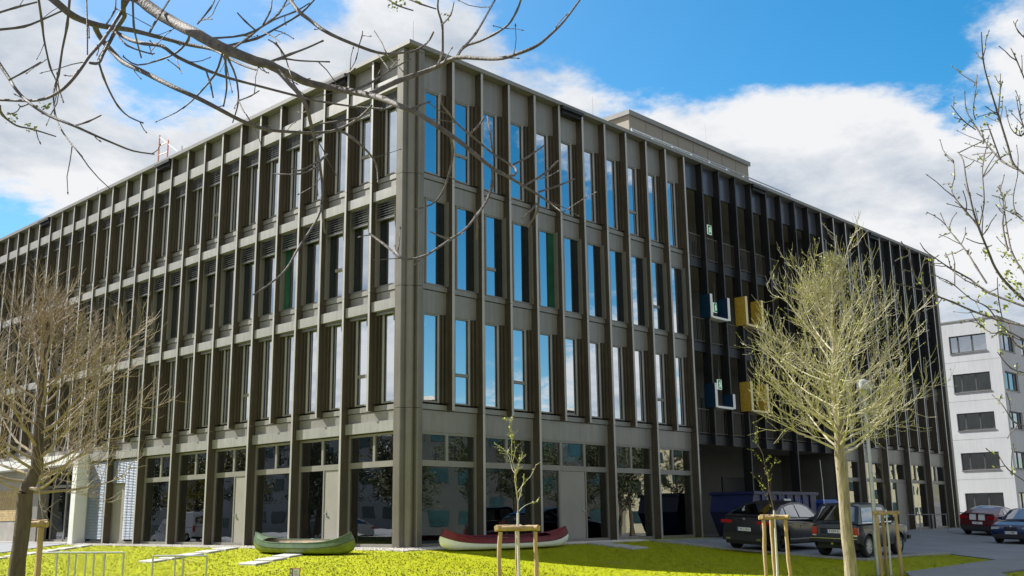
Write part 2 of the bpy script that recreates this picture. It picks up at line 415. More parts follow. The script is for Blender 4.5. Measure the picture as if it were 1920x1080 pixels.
while cnt < 50000:
    if rnd.random() < .62: x, y = rnd.uniform(-10, 0), rnd.uniform(-12, 24)
    else: x, y = rnd.uniform(-8, 16), rnd.uniform(-15, 0)
    if (x > -.5 and y > -.5) or (x > 0 and y > -.5) or (y > 0 and x > -.5): continue
    if in_poly(x, y, LOT) or in_poly(x, y, PATH) or (x > -3.2 and y > 22): continue
    cnt += 1; z = gz(x, y)
    h = rnd.uniform(.018, .042) * (1.6 if rnd.random() < .05 else 1)
    for k in range(2):
        an = rnd.random() * 6.28; wv = .009; ox, oy = rnd.gauss(0, .02), rnd.gauss(0, .02)
        lx, ly = rnd.gauss(0, .022), rnd.gauss(0, .022)
        gb.add([(x + ox - math.cos(an) * wv, y + oy - math.sin(an) * wv, z), (x + ox + math.cos(an) * wv, y + oy + math.sin(an) * wv, z), (x + ox + lx, y + oy + ly, z + h)], [(0, 1, 2)])
tag(gb.build('grass', m_blade), 'short mown yellow green grass covering the lawn', 'grass', kind='stuff')

# ------------------------------------------------------------------ the office building (x along the shaded facade, y along the sunlit one)
B = empty('office_building', (0, 0, 0), 'four storey bronze metal office building with close set vertical fins', 'building')
Z1, Z2, Z3, ZT = 4.15, 7.95, 11.62, 15.92
SEAM = {3: Z1, 2: Z2, 1: Z3, 0: ZT}
GL = {3: (4.39, 7.21), 2: (8.15, 11.0), 1: (11.85, 14.72)}
XE, YE = 41.93, 46.0
def A(side, n): return (1.989 if side == 'R' else 1.944) + 1.35 * (n - 1)
def fb(side): return MB() if side == 'R' else MB(lambda a_, b_, z_: (b_, a_, z_), True)
def fput(name, me, side, a_, z_, parent=B): return put(name, me, parent, (a_, 0, z_) if side == 'R' else (0, a_, z_))
cache = {}
def cmesh(key, side, fn, m_, smooth_=None):
    k = (key, side)
    if k not in cache:
        mb = fb(side); fn(mb); cache[k] = mb.mesh(key, m_, smooth_)
    return cache[k]
def finshape(mb, depth, h):
    mb.cbox(-.096, -.004, .014, depth, 0, h, .004); mb.mi = 1; mb.cbox(-.10, 0, 0, .0139, 0, h, .005)
def fin(side, n, z0, z1, m_=m_fin, depth=.335, tagk='fin', name='fin'):
    h = round(z1 - z0 - .012, 3)
    me = cmesh('%s_%.2f_%.2f' % (tagk, h, depth), side, lambda mb: finshape(mb, depth, h), [m_, m_black if m_ is m_black else m_cap])
    return fput(name, me, side, A(side, n), z0 + .006)
NR, NL = 30, 32
LOG = range(12, 20)
gR = {2, 4, 7, 9, 11, 20, 22, 24, 26, 28, 30}
for n in range(1, NR + 1):
    if n in LOG:
        continue
    for z0, z1 in ((0, Z1), (Z1, Z2), (Z2, Z3), (Z3, ZT)):
        if z0 == 0 and n not in gR: continue
        if n >= 20 and z0 >= Z2: fin('R', n, z0, z1, m_fardark, .335, 'fardarkfin')
        else: fin('R', n, z0, z1)
for n in range(1, NL + 1):
    for z0, z1 in ((0, Z1), (Z1, Z2), (Z2, Z3), (Z3, ZT)):
        if z0 == 0 and (n % 2 or 16 < n < 26): continue
        fin('L', n, z0, z1)

# windows of the upper storeys
def frame_v(H):
    def f(mb):
        mb.box(-.005, .27, .345, .43, 0, H); mb.box(.27, .33, .315, .43, 0, H); mb.mi = 1; mb.box(.90, .953, .30, .43, 0, H); mb.mi = 0
        mb.box(.33, .90, .318, .43, 0, .05); mb.box(.33, .90, .318, .43, H - .05, H)
    return f
def vent_v(H):
    def f(mb):
        mb.box(.955, 1.02, .305, .43, 0, H); mb.box(1.02, 1.04, .345, .43, 0, H); mb.box(1.04, 1.125, .265, .43, 0, H)
        mb.box(1.125, 1.145, .31, .43, 0, H); mb.box(1.145, 1.254, .185, .43, 0, H)
    return f
def frame_g(H):
    def f(mb):
        mb.box(-.005, .37, .345, .43, 0, H); mb.box(.37, .425, .315, .43, 0, H); mb.box(1.225, 1.254, .185, .43, 0, H)
        mb.box(.425, 1.225, .318, .43, 0, .045); mb.box(.425, 1.225, .318, .43, H - .045, H)
    return f
m_leafd = mat('dark_glass_leaf', (.012, .016, .017), .12, 0, .2, 1, spec=.35); m_leafg = mat('green_glass_leaf', (.012, .075, .04), .15, 0, .3, 1, spec=.35)
GREEN = {('R', 5), ('L', 5)}
def window(side, n, row, trans=False, top=None):
    zb, zt = GL[row]
    if top: zt = top
    H = round(zt - zb, 3); a0 = A(side, n - 1); full = row == 2
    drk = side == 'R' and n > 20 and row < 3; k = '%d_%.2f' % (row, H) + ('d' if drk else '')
    o = fput('window', cmesh('window' + k, side, (frame_g if full else frame_v)(H), [m_fardark if drk else m_frame, m_cap]), side, a0, zb)
    l, r = (.425, .872) if full else (.33, .885)
    def pane(z0, z1): return lambda mb: mb.box(l + .001, r - .001, .372, .384, z0, z1)
    def lput(name, me): return put(name, me, o)
    if trans:
        zt_ = .96
        lput('transom', cmesh('transom%d' % row, side, lambda mb: mb.box(l, r, .322, .43, zt_ - .05, zt_ + .05), m_frame))
        lput('pane', cmesh('panelow' + k, side, pane(.05, zt_ - .05), m_glass)); lput('pane', cmesh('panehigh' + k, side, pane(zt_ + .05, H - .05), m_glass))
    else:
        lput('pane', cmesh('pane' + k, side, pane(.045, H - .045), m_glass))
    if not full: lput('vent_panel', cmesh('vent' + k, side, vent_v(H), m_fardark if drk else m_fin))
    else:
        grn = (side, n) in GREEN
        lput('dark_leaf', cmesh(('green' if grn else 'dark') + '_leaf' + k, side, lambda mb: mb.box(.876, 1.223, .366, .39, .046, H - .046), m_leafg if grn else m_leafd))
    lput('gasket', cmesh('gasket' + k, side, (lambda mb: mb.box(.8725, .8755, .35, .43, .046, H - .046)) if full else (lambda mb: mb.box(.886, .8995, .345, .43, .051, H - .051)), m_seal))
    return o
def sill(mb):
    mb.add([(-.005, .255, .014), (1.255, .255, .014), (1.255, .43, .014), (-.005, .43, .014), (-.005, .262, .175), (1.255, .262, .175), (1.255, .43, .20), (-.005, .43, .20)],
           [(3, 2, 1, 0), (4, 5, 6, 7), (0, 1, 5, 4), (1, 2, 6, 5), (2, 3, 7, 6), (3, 0, 4, 7)])
def blind(h):
    def f(mb):
        n = 7; mb.box(.30, 1.22, .20, .30, -.04, 0)
        for i in range(n):
            z = -.05 - (h - .10) * i / (n - 1)
            mb.add([(.30, .19, z - .022), (1.22, .19, z - .022), (1.22, .30, z + .012), (.30, .30, z + .012), (.30, .19, z - .012), (1.22, .19, z - .012), (1.22, .30, z + .022), (.30, .30, z + .022)],
                   [(3, 2, 1, 0), (4, 5, 6, 7), (0, 1, 5, 4), (1, 2, 6, 5), (2, 3, 7, 6), (3, 0, 4, 7)])
        mb.box(.30, 1.22, .19, .30, -h - .035, -h)
        mb.box(.285, .30, .20, .23, -h - .3, 0)
    return f
tr = {('R', 1, 2), ('R', 3, 2), ('R', 2, 3), ('R', 3, 4), ('R', 1, 9), ('R', 3, 10), ('R', 2, 10), ('L', 2, 3), ('L', 3, 2), ('L', 1, 2), ('L', 2, 9), ('L', 3, 7), ('L', 1, 9),
      ('L', 2, 14), ('L', 3, 13), ('L', 1, 16), ('R', 1, 23), ('R', 2, 25), ('R', 3, 27)}
for side, last in (('R', NR), ('L', NL)):
    for n in range(1, last + 1):
        if side == 'R' and (n in LOG or n == 20): continue
        a0 = A(side, n - 1)
        for row in (3, 2, 1):
            zs = SEAM[row]; zn = SEAM[row - 1]
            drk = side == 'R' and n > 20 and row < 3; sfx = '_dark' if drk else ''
            fput('sill', cmesh('sill%d' % row + sfx, side, sill, m_fardark if drk else m_panel), side, a0, zs)
            if side == 'R':
                window(side, n, row, (side, row, n) in tr)
                zt = GL[row][1]; h = round(zn - zt - .008, 3)
                fput('spandrel_panel', cmesh('spandrel%d' % row + sfx, side, lambda mb: mb.box(-.005, 1.255, .30, .43, 0, h), m_fardark if drk else m_panel), side, a0, zt)
            else:
                zbm = zn - .645 if row > 1 else 14.67; bh = .32 if row > 1 else .40
                window(side, n, row, (side, row, n) in tr, top=round(zbm + .02, 3))
                fput('beam', cmesh('beam%d' % row, side, lambda mb: mb.box(.002, 1.248, .065, .43, 0, bh), m_beam), side, a0, zbm)
                h = round(zn - zbm - bh - .008, 3)
                fput('spandrel_panel', cmesh('recess_panel%d' % row, side, lambda mb: mb.box(-.005, 1.255, .28, .42, 0, h), m_panel), side, a0, zbm + bh)
                bh_ = {3: .07, 2: .60, 1: .48}[row]
                if row == 1 and n > 4: bh_ = .48 + .12 * (n % 3 == 0)
                fput('rolled_blind', cmesh('rolled_blind_%.2f' % bh_, side, blind(bh_), m_blind), side, a0, zbm)
# dark joint behind the seams, and the corner
jm = MB()
for z in (Z1, Z2, Z3):
    for s_, e_ in (('R', XE), ('L', YE)):
        f_ = fb(s_); f_.box(.66, e_ - .05, .345, .46, z - .02, z + .02); jm.add(f_.v, f_.f)
jm.build('joint_backing', m_seal, B)
for z0, z1 in ((0, Z1), (Z1, Z2), (Z2, Z3), (Z3, ZT)):
    h = z1 - z0 - .014
    p1 = MB(); p1.cbox(0, .36, .29, .62, 0, h, .02); p1.build('corner_pier', m_pier, B, None, (0, 0, z0 + .007))
    p2 = MB(); p2.cbox(.43, .66, 0, .36, 0, h, .02); p2.build('corner_pier', m_pier, B, None, (0, 0, z0 + .007))
    p3 = MB(); n = 28
    p3.prism([(.335 + .165 * math.cos(2 * math.pi * k / n), .285 + .165 * math.sin(2 * math.pi * k / n)) for k in range(n)], 0, h)
    p3.build('corner_column', m_pier, B, 40, (0, 0, z0 + .007))
bk = MB(); bk.box(.3, .66, .3, .62, 0, ZT); bk.box(.62, .70, .37, .50, 0, ZT); bk.box(.37, .50, .60, .66, 0, ZT); bk.build('corner_core', m_seal, B)
cp = MB(); cp.box(-.05, XE + .03, -.05, .44, ZT + .004, ZT + .15); cp.build('coping', m_coping, B)
cp = MB(); cp.box(-.05, .44, .443, YE, ZT + .004, ZT + .15); cp.build('coping', m_coping, B)
ep = MB(); ep.cbox(XE - .30, XE, 0, .45, 0, ZT, .02); ep.build('end_pier', m_pier, B)
ew = MB(); ew.box(XE - .12, XE - .01, .45, YE, 0, ZT); ew.box(.45, XE - .12, YE - .15, YE - .01, 0, ZT); ew.build('end_wall', m_panel, B)
rf = MB(); rf.box(.44, XE - .02, .44, YE - .02, 15.72, 15.86); rf.build('roof', m_conc, B)
for s_, n in (('R', 6), ('R', 16), ('R', 25), ('L', 3), ('L', 12), ('L', 21)):        # dark hoods on the parapet
    hd = fb(s_)
    hd.add([(0, -.14, -.10), (1.25, -.14, -.10), (1.25, .46, -.02), (0, .46, -.02), (0, -.14, .02), (1.25, -.14, .02), (1.25, .46, .24), (0, .46, .24)],
           [(3, 2, 1, 0), (4, 5, 6, 7), (0, 1, 5, 4), (1, 2, 6, 5), (2, 3, 7, 6), (3, 0, 4, 7)])
    hd.box(.1, 1.15, -.02, .3, -.22, -.06)
    fput('parapet_hood', hd.mesh('parapet_hood', m_black), s_, A(s_, n - 1), ZT - .03)

# interior: slabs, ceilings, core walls, lamps, a few green curtains
it = MB()
FL = (0, Z1 - .2, Z2 - .15, Z3 - .15)
for z in FL[1:] + (15.62,):
    for x0, x1, y0, y1 in ((.45, 15.28, .47, 9), (15.28, 27.9, 3.4, 9), (27.9, XE - .13, .47, 9), (.47, 9, 9, YE - .2)):
        it.mi = 0; it.box(x0, x1, y0, y1, z - .02, z + .05)
        it.mi = 1; it.box(x0 + .01, x1 - .01, y0 + .01, y1 - .01, z - .36, z - .021)
it.mi = 0
it.box(5.2, XE - .2, 5.2, 5.4, 0, 15.6); it.box(5.2, 5.4, 5.4, YE - .2, 0, 15.6)
it.box(.5, XE - .2, .5, YE - .2, -.02, .02)
for k in range(8): it.box(3.9 + k * 5.2, 4.05 + k * 5.2, 1.6, 5.2, 0, 15.6) if not 15 < 3.9 + k * 5.2 < 28 else None
for k in range(7): it.box(1.6, 5.2, 6.2 + k * 5.4, 6.35 + k * 5.4, 0, 15.6)
it.mi = 0
for k in range(5): it.cbox(2.2 + k * 2.7, 2.5 + k * 2.7, 1.3, 1.6, 0, 15.6)
it.build('interior', [m_int, m_intl], B)
for z in (Z1 + 3.2, Z2 + 3.12, 15.2):
    for k in range(9):
        x = 1.3 + k * 1.55 + (.5 if z > 12 else 0)
        if k % 2 == (z > 12): continue
        lm = MB(); lm.box(-.06, .06, -.6, .6, -.03, 0); lm.build('ceiling_lamp', m_lamp, B, None, (x, 2.0 + (k % 3) * .5, z))
# ground floor
def gbar(mb, a0, a1, z0, z1, b0=.315): mb.box(a0, a1, b0, .43, z0, z1)
def gf_bay(side, a0, a1, kind, nt, hinge=1):
    w = a1 - a0; fr = fb(side)
    gbar(fr, 0, .07, .0, 3.47); gbar(fr, w - .06, w, .0, 3.47)
    gbar(fr, .07, w - .06, 3.40, 3.47, .318); gbar(fr, .07, w - .06, 2.43, 2.61, .312)
    fr.box(.07, w - .06, .30, .45, -.05, .11)
    xs_ = [.07 + (w - .13) * i / nt for i in range(nt + 1)]
    for x in xs_[1:-1]: gbar(fr, x - .055, x + .055, 2.61, 3.40, .32)
    cells = []
    if kind == 'big': cells = [(.07, w - .06, 'g')]
    elif kind == 'door_in': cells = [(.07, w * .46, 'd'), (w * .46, w - .06, 'g')]
    elif kind == 'door_out': cells = [(.07, w * .54, 'g'), (w * .54, w - .06, 'd')]
    elif kind == 'door_mid': cells = [(.07, w * .31, 'g'), (w * .31, w * .67, 'd'), (w * .67, w - .06, 'g')]
    for l, r, _ in cells[:-1]: gbar(fr, r - .035, r + .035, .11, 2.43, .316)
    o = fput('shop_window', fr.mesh('shop_window', m_frame), side, a0, 0)
    def sub(name, mb, m_): return put(name, mb.mesh(name, m_), o)
    for i in range(nt):
        p = fb(side); p.box(xs_[i] + (.056 if i else .001), xs_[i + 1] - (.056 if i < nt - 1 else .001), .37, .382, 2.611, 3.399); sub('pane', p, m_glassg)
    for i, (l, r, k) in enumerate(cells):
        l2 = l + (.036 if i else .001); r2 = r - (.036 if i < len(cells) - 1 else .001)
        if k == 'g':
            p = fb(side); p.box(l2, r2, .37, .382, .111, 2.429); sub('pane', p, m_glassg)
        else:
            p = fb(side); p.box(l2 + .012, r2 - .012, .335, .40, .03, 2.425); d = sub('door', p, m_door)
            hx = r2 - .12 if hinge else l2 + .12
            p = fb(side); p.box(hx - .05, hx + .05, .27, .30, 1.04, 1.07); p.box(hx - .012, hx + .012, .29, .336, 1.03, 1.08); p.box(hx - .03, hx + .03, .325, .336, .95, 1.15)
            sub('door_handle', p, m_steel)
    return o
def gf_head(side, a0, a1):
    w = a1 - a0
    if side == 'R':
        f_ = fb(side); f_.box(0, w, .30, .43, 3.472, Z1 - .008); fput('spandrel_panel', f_.mesh('ground_spandrel', m_panel), side, a0, 0)
    else:
        f_ = fb(side); f_.box(0, w, .16, .43, 3.50, 3.83); fput('beam', f_.mesh('ground_beam', m_beam), side, a0, 0)
        f_ = fb(side); f_.box(0, w, .28, .42, 3.83, Z1 - .008); fput('spandrel_panel', f_.mesh('ground_panel', m_panel), side, a0, 0)
for i, (p, q, kind, nt) in enumerate([(0, 2, 'big', 2), (2, 4, 'big', 2), (4, 7, 'door_mid', 3), (7, 9, 'big', 2), (9, 11, 'big', 2), (20, 22, 'big', 2), (22, 24, 'big', 2), (24, 26, 'door_out', 2), (26, 28, 'big', 2), (28, 30, 'big', 2)]):
    a0 = A('R', p) if p else .66; gf_bay('R', a0, A('R', q) - .10, kind, nt); gf_head('R', a0, A('R', q) - .10)
gf_head('R', A('R', 30), XE - .3)
eb = MB(); eb.box(A('R', 30), XE - .3, .32, .45, 0, 3.47); eb.build('end_panel', m_panel, B)
for p, q, kind in [(0, 2, 'big'), (2, 4, 'door_in'), (4, 6, 'big'), (6, 8, 'door_in'), (8, 10, 'big'), (10, 12, 'big'), (12, 14, 'door_out'), (14, 16, 'big'), (26, 28, 'big'), (28, 30, 'big'), (30, 32, 'big')]:
    a0 = A('L', p) if p else .62; gf_bay('L', a0, A('L', q) - .10, kind, 2, hinge=(kind == 'door_in')); gf_head('L', a0, A('L', q) - .10)
def slats(name, a0, a1, z0, z1, m_):
    f_ = fb('L'); n = int((z1 - z0) / .062)
    for i in range(n):
        z = z0 + (z1 - z0) * i / n
        f_.add([(0, .215, z), (a1 - a0, .215, z), (a1 - a0, .245, z + .052), (0, .245, z + .052), (0, .225, z), (a1 - a0, .225, z), (a1 - a0, .255, z + .052), (0, .255, z + .052)],
               [(3, 2, 1, 0), (4, 5, 6, 7), (0, 1, 5, 4), (1, 2, 6, 5), (2, 3, 7, 6), (3, 0, 4, 7)])
    for q in (.2, .5, .8): f_.box((a1 - a0) * q - .006, (a1 - a0) * q + .006, .205, .214, z0, z1)
    tag(fput(name, f_.mesh(name, m_), 'L', a0, 0), 'lowered pale external blind')
slats('lowered_blind', A('L', 14) + .05, A('L', 16) - .2, .2, 3.42, m_blindpale)
slats('lowered_blind', A('L', 12) + .05, A('L', 12) + 1.32, .2, 3.42, m_blindpale)
slats('lowered_blind', A('L', 12) + 1.36, A('L', 14) - .2, 2.5, 3.42, m_blindpale)

# white entrance portal
po = MB(lambda a_, b_, z_: (b_, a_, z_), True); po.cbox(21.62, 22.08, -.30, .28, 0, 3.42, .015); po.build('portal_post', m_white, B)
po = MB(lambda a_, b_, z_: (b_, a_, z_), True); po.box(21.62, 36.0, -.30, .43, 3.425, 3.86); po.build('portal_lintel', m_white, B)
po = fb('L'); po.box(A('L', 16), A('L', 26), .28, .43, 3.865, Z1 - .008); po.build('spandrel_panel', m_panel, B)
po = fb('L'); po.box(22.2, 36, .8, 4, 3.36, 3.42); po.build('portal_ceiling', m_panel, B)
po = fb('L'); po.box(22.2, 36, -.3, 1.3, .0, .04); po.build('threshold', m_conc, B)
po = fb('L'); po.box(27.2, 29.1, .40, .9, .04, 3.42); po.build('portal_wall', m_panel, B)
po = fb('L'); po.box(29.1, 36, .48, .9, .04, 3.42); pw = po.build('portal_wall', m_conc, B)
m_tim = mat('timber_boards', (.40, .29, .13), .7, 0, .3, 6, .2, 30)
for i in range(13):
    t_ = MB(lambda a_, b_, z_: (b_, a_, z_), True); t_.box(29.3, 35.9, .455, .478, 1.02 + i * .115, 1.125 + i * .115); t_.build('timber_board', m_tim, B)
dr = fb('L')
for a0 in (22.3, 23.7, 25.2, 26.7): dr.box(a0 - .05, a0 + .05, .85, .95, .04, 3.36)
dr.box(22.25, 27.2, .85, .95, 2.5, 2.62); dr.box(22.25, 27.2, .85, .95, .04, .14)
dr = dr.build('entrance_door', m_frame, B)
for a0, a1 in ((22.35, 23.65), (23.75, 25.15), (25.25, 26.65)):
    for z0, z1 in ((.141, 2.499), (2.621, 3.359)):
        p = fb('L'); p.box(a0, a1, .895, .905, z0, z1); p.build('pane', m_glassg, dr)

# loggia
X0, X1 = A('R', 11), A('R', 20) - .10
lg = MB()
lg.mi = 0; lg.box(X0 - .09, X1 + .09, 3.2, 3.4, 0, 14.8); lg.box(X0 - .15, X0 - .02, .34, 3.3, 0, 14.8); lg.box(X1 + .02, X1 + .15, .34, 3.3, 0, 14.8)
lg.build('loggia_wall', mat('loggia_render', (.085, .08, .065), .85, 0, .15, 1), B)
for z in (Z1 - .1, Z2 - .05, Z3 - .05):
    s_ = MB(); s_.box(X0 - .015, X1 + .015, .34, 3.2, z - .30, z); s_.build('loggia_slab', m_ceil, B)
    s_ = MB(); s_.box(X0 - .012, X1 + .012, .22, .335, z - .34, z + .04); s_.build('slab_edge', m_black, B)
s_ = MB(); s_.box(X0 - .015, X1 + .015, .43, 3.2, 14.73, 14.85); s_.build('loggia_ceiling', m_ceil, B)
for n in range(12, 21):
    a0 = A('R', n - 1)
    if n > 12: a0 += 0
    s_ = MB(); s_.box(-.005, 1.255, .30, .42, 14.73, ZT - .008); s_.build('spandrel_panel', mat('smoked_panel', (.10, .105, .12), .25, .5) if n == 12 else bpy.data.materials['smoked_panel'], B, None, (a0, 0, 0))
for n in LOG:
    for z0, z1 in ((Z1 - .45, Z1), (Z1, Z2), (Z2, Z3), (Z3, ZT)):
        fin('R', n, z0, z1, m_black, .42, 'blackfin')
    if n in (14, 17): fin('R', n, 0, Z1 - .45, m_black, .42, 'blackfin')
def railing(mb):
    mb.box(-.02, 1.37, .24, .29, 1.05, 1.09); mb.box(-.02, 1.37, .25, .28, .08, .11)
    for i in range(11): mb.box(.03 + i * .122, .045 + i * .122, .258, .274, .11, 1.05)
m_bar = mat('railing_bars', (.12, .105, .085), .5, .3)
for z in (Z1 - .1, Z2 - .05, Z3 - .05):
    for n in range(12, 21): fput('railing', cmesh('railing', 'R', railing, m_bar), 'R', A('R', n - 1) - (.02 if n == 12 else 0), z + .04)
for x in (17.4, 20.6, 24.0):
    for z in (Z1 - .1, Z2 - .05, Z3 - .05):
        d = MB(); d.box(x, x + 1.0, 3.15, 3.198, z + .002, z + 2.15); d.build('loggia_door', m_black, B)
d = MB(); d.box(16.4, 18.6, 3.15, 3.198, .02, 2.3); d.build('loggia_door', m_black, B)
d = MB(); d.box(22.0, 25.6, 3.14, 3.198, .02, 2.6); d.build('loggia_door', m_black, B)
# running-man exit signs hanging in the loggia
m_sign = emit('exit_green', (.02, .25, .10), .12); m_sw = emit('exit_white', (.75, .85, .78), .22)
for k, (px, py) in enumerate(((1330, 431), (1341, 577), (1349, 721))):
    p = on_y(px, py, 1.3)
    e = empty('exit_sign', p, ['green exit sign hanging behind the highest loggia railing', 'green exit sign hanging on the loggia storey between the upper framed boxes', 'green exit sign hanging on the loggia storey of the lower framed boxes'][k], 'sign')
    q = MB(); q.box(-.16, .16, -.02, .02, -.22, .22); q.build('sign_plate', m_sw, e)
    q = MB(); q.box(-.14, .14, -.026, -.021, -.20, .20); q.build('sign_face', m_sign, e)
    q = MB(); q.box(-.02, .03, -.032, -.027, .09, .14); q.box(-.03, .04, -.032, -.027, -.04, .08); q.box(-.09, -.03, -.032, -.027, .02, .05)
    q.box(-.06, -.02, -.032, -.027, -.15, -.04); q.box(.03, .07, -.032, -.027, -.12, -.03); q.box(.09, .12, -.032, -.027, -.17, .17); q.build('running_figure', m_sw, e)
    q = MB(); q.box(-.01, .01, -.01, .01, .22, ({0: 14.73, 1: Z3 - .35, 2: Z2 - .35}[k]) - p.z); q.build('hanger', m_steel, e)

# framed boxes fixed round pairs of black fins
m_blue = mat('blue_gloss', (.008, .032, .07), .35, .1); m_gold = mat('gold_chipboard', (.42, .27, .03), .55, 0, .35, 14, .3, 40, detail=8)
m_pale = mat('pale_edge', (.72, .72, .68), .5); m_goldedge = mat('pale_gold_edge', (.70, .58, .30), .55)
for n, z0, h, fm, em, colr, lev in ((12, 9.06, 1.0, m_blue, m_pale, 'blue and white', 'upper'), (14, 9.05, 1.28, m_gold, m_goldedge, 'gold', 'upper'), (12, 5.25, 1.0, m_blue, m_pale, 'blue and white', 'lower'), (14, 5.25, 1.28, m_gold, m_goldedge, 'gold', 'lower')):
    dpt = .13 if fm is m_blue else .2
    e = empty('balcony_frame', (A('R', n), -dpt, z0), '%s U shaped frame on the black fins, %s of the two' % (colr, lev), 'frame')
    for s_, hh in ((0, h), (1.35, h if not (fm is m_blue and lev == 'lower') else h * .62)):
        q = MB(); q.box(-.135 + s_, .03 + s_, .012, .55, 0, hh); sp = q.build('side_panel', fm, e)
        q = MB(); q.box(-.137 + s_, .034 + s_, 0, .012, -.002, hh + .004); q.box(.0301 + s_, .036 + s_, .012, .5, 0, hh); q.build('edge_strip', em, sp)
    q = MB(); q.box(.037, 1.21, .0, .5, -.03, .06); q.build('bottom_panel', em, e)

# penthouse, guard rail, lightning rods on the roof
ph = empty('roof_penthouse', (0, 0, 15.86), 'taupe box shaped penthouse with pale coping standing on the office roof', 'penthouse')
q = MB(); q.box(17.0, 27.6, 4.0, 9.5, 0, 3.55); q.build('wall', mat('taupe_cladding', (.235, .21, .165), .6, .1, .06, .8), ph)
q = MB(); q.box(16.9, 27.7, 3.9, 9.6, 3.553, 3.78); q.build('coping', m_coping, ph)
for i in range(1, 8):
    q = MB(); q.box(17 + i * 1.33 - .006, 17 + i * 1.33 + .006, 3.992, 3.9995, .02, 3.5); q.build('panel_joint', m_seal, ph)
gr = empty('guard_rail', (0, 0, 15.86), 'long pale steel guard rail along the parapet before the roof penthouse', 'railing')
for i in range(10):
    x = 12.62 + i * 1.445
    q = MB(); q.box(-.03, .03, -.03, .03, 0, .71); q.build('post', m_steel, gr, None, (x, .6, 0))
q = MB(); q.box(12.58, 25.66, .575, .625, .712, .745); q.build('rail', m_steel, gr)
q = MB(); q.box(12.58, 20.0, .52, .568, .20, .60); q.build('rail_panel', mat('pale_blue_panel', (.50, .58, .63), .5, .2), gr)
for k, (x, y, h) in enumerate(((1.0, 1.0, 1.6), (11.2, 1.5, 2.0), (24.5, 4.6, 5.4), (3.0, 12, 2.0), (2, 27, 2.0))):
    q = MB(); q.tube([(0, 0, 0), (0, 0, .4), (0, 0, h)], [.02, .012, .006], 5); q.cbox(-.12, .12, -.12, .12, 0, .06)
    tag(q.build('lightning_rod', m_steel, None, None, (x, y, 15.862)), 'thin lightning rod standing up from the office roof', 'rod', 'lightning rods on the office roof')
lo = empty('roof_ladder', (2.6, 20.9, 15.86), 'orange steel ladder frame rising above the sunlit parapet', 'ladder')
m_or = mat('orange_paint', (.62, .20, .06), .5, 0, .1, 5)
for y, h in ((0, 3.05), (.9, 3.55)):
    q = MB(); q.tube([(0, y, 0), (0, y, h)], .035, 6); q.build('upright', m_or, lo)
for i in range(6):
    q = MB(); q.tube([(0, 0, .45 + i * .5), (0, .9, .5 + i * .5)], .025, 5); q.build('rung', m_or, lo)
for h0, h1 in ((3.45, 2.2), (2.2, 1.6)):
    q = MB(); q.tube([(0, .9 if h0 > 3 else -.0, h0 if h0 > 3 else 1.2), (0, -1.0, h1)], .03, 5); q.build('brace', m_or if h0 < 3 else m_white, lo)
q = MB(); q.tube([(.1, -1.2, .0), (.1, -1.2, 2.5), (.1, -2.2, 1.9)], .03, 5); q.build('brace', m_white, lo)

# ------------------------------------------------------------------ pale building beyond the far end
def gp(px, py):
    r = pray(px, py); r = r / math.hypot(r.x, r.y); t = 6.0
    while t < 150:
        p = CAM + r * t
        if p.z < gz(p.x, p.y): return p
        t += .02
    return p
WX = 67.0
yc = on_x(1880, 700, WX).y; wt = on_x(1852, 596, WX).z
wb = empty('white_building', (WX, yc, 0), 'white rendered office block with ribbon windows beyond the parking lot', 'building')
m_wr = mat('white_render', (.42, .425, .43), .8, 0, .07, .4, .1, 20, streak=.04); m_wf = mat('dark_window_frame', (.05, .05, .055), .5)
m_wg = glass('far_glass', (.18, .22, .26), .45)
yA, yB = on_x(1849, 640, WX).y - yc, on_x(1779, 640, WX).y - yc
rows = []
for (x0, t_, x1, b_) in ((1779, 632, 1783, 664), (1786, 703, 1790, 737), (1795, 776, 1798, 808), (1802, 850, 1806, 882), (1812, 925, 1815, 957)):
    rows.append((on_x(x0, t_, WX).z, on_x(x1, b_, WX).z))
def wall_with_holes(mb, u0, u1, z0, z1, holes, put_):
    us = sorted({u0, u1} | {h[0] for h in holes} | {h[1] for h in holes}); zs_ = sorted({z0, z1} | {h[2] for h in holes} | {h[3] for h in holes})
    for a_, b_ in zip(us, us[1:]):
        for c_, d_ in zip(zs_, zs_[1:]):
            if any(h[0] <= (a_ + b_) / 2 <= h[1] and h[2] <= (c_ + d_) / 2 <= h[3] for h in holes): continue
            put_(mb, a_, b_, c_, d_)
ww = yB - yA
cols = [(yA + k * (ww + 1.6), yA + k * (ww + 1.6) + ww) for k in range(6)]
hol = [(c0, c1, min(max(b_, .2), 99), t_) for c0, c1 in cols for t_, b_ in rows]
q = MB(); wall_with_holes(q, 0, 34, 0, wt, hol, lambda mb, a_, b_, c_, d_: mb.box(0, .35, a_, b_, c_, d_)); q.build('wall', m_wr, wb)
cols2 = [(.5 + k * 4.6, 3.6 + k * 4.6) for k in range(7)]
hol2 = [(c0, c1, min(max(b_, .2), 99), t_) for c0, c1 in cols2 for t_, b_ in rows]
q = MB(); wall_with_holes(q, .351, 34, 0, wt, hol2, lambda mb, a_, b_, c_, d_: mb.box(a_, b_, 0, .35, c_, d_)); q.build('wall', m_wr, wb)
q = MB(); q.box(.35, 34, .35, 34, 0, wt - .1); q.build('core', m_int, wb); q = MB(); q.box(-.06, 34, -.06, 34, wt + .002, wt + .12); q.build('coping', m_coping, wb)
for z in [r_[1] - .75 for r_ in rows[:4]]:
    q = MB(); q.box(-.006, -.001, .02, 33.9, z, z + .03); q.build('render_joint', m_kerb, wb)
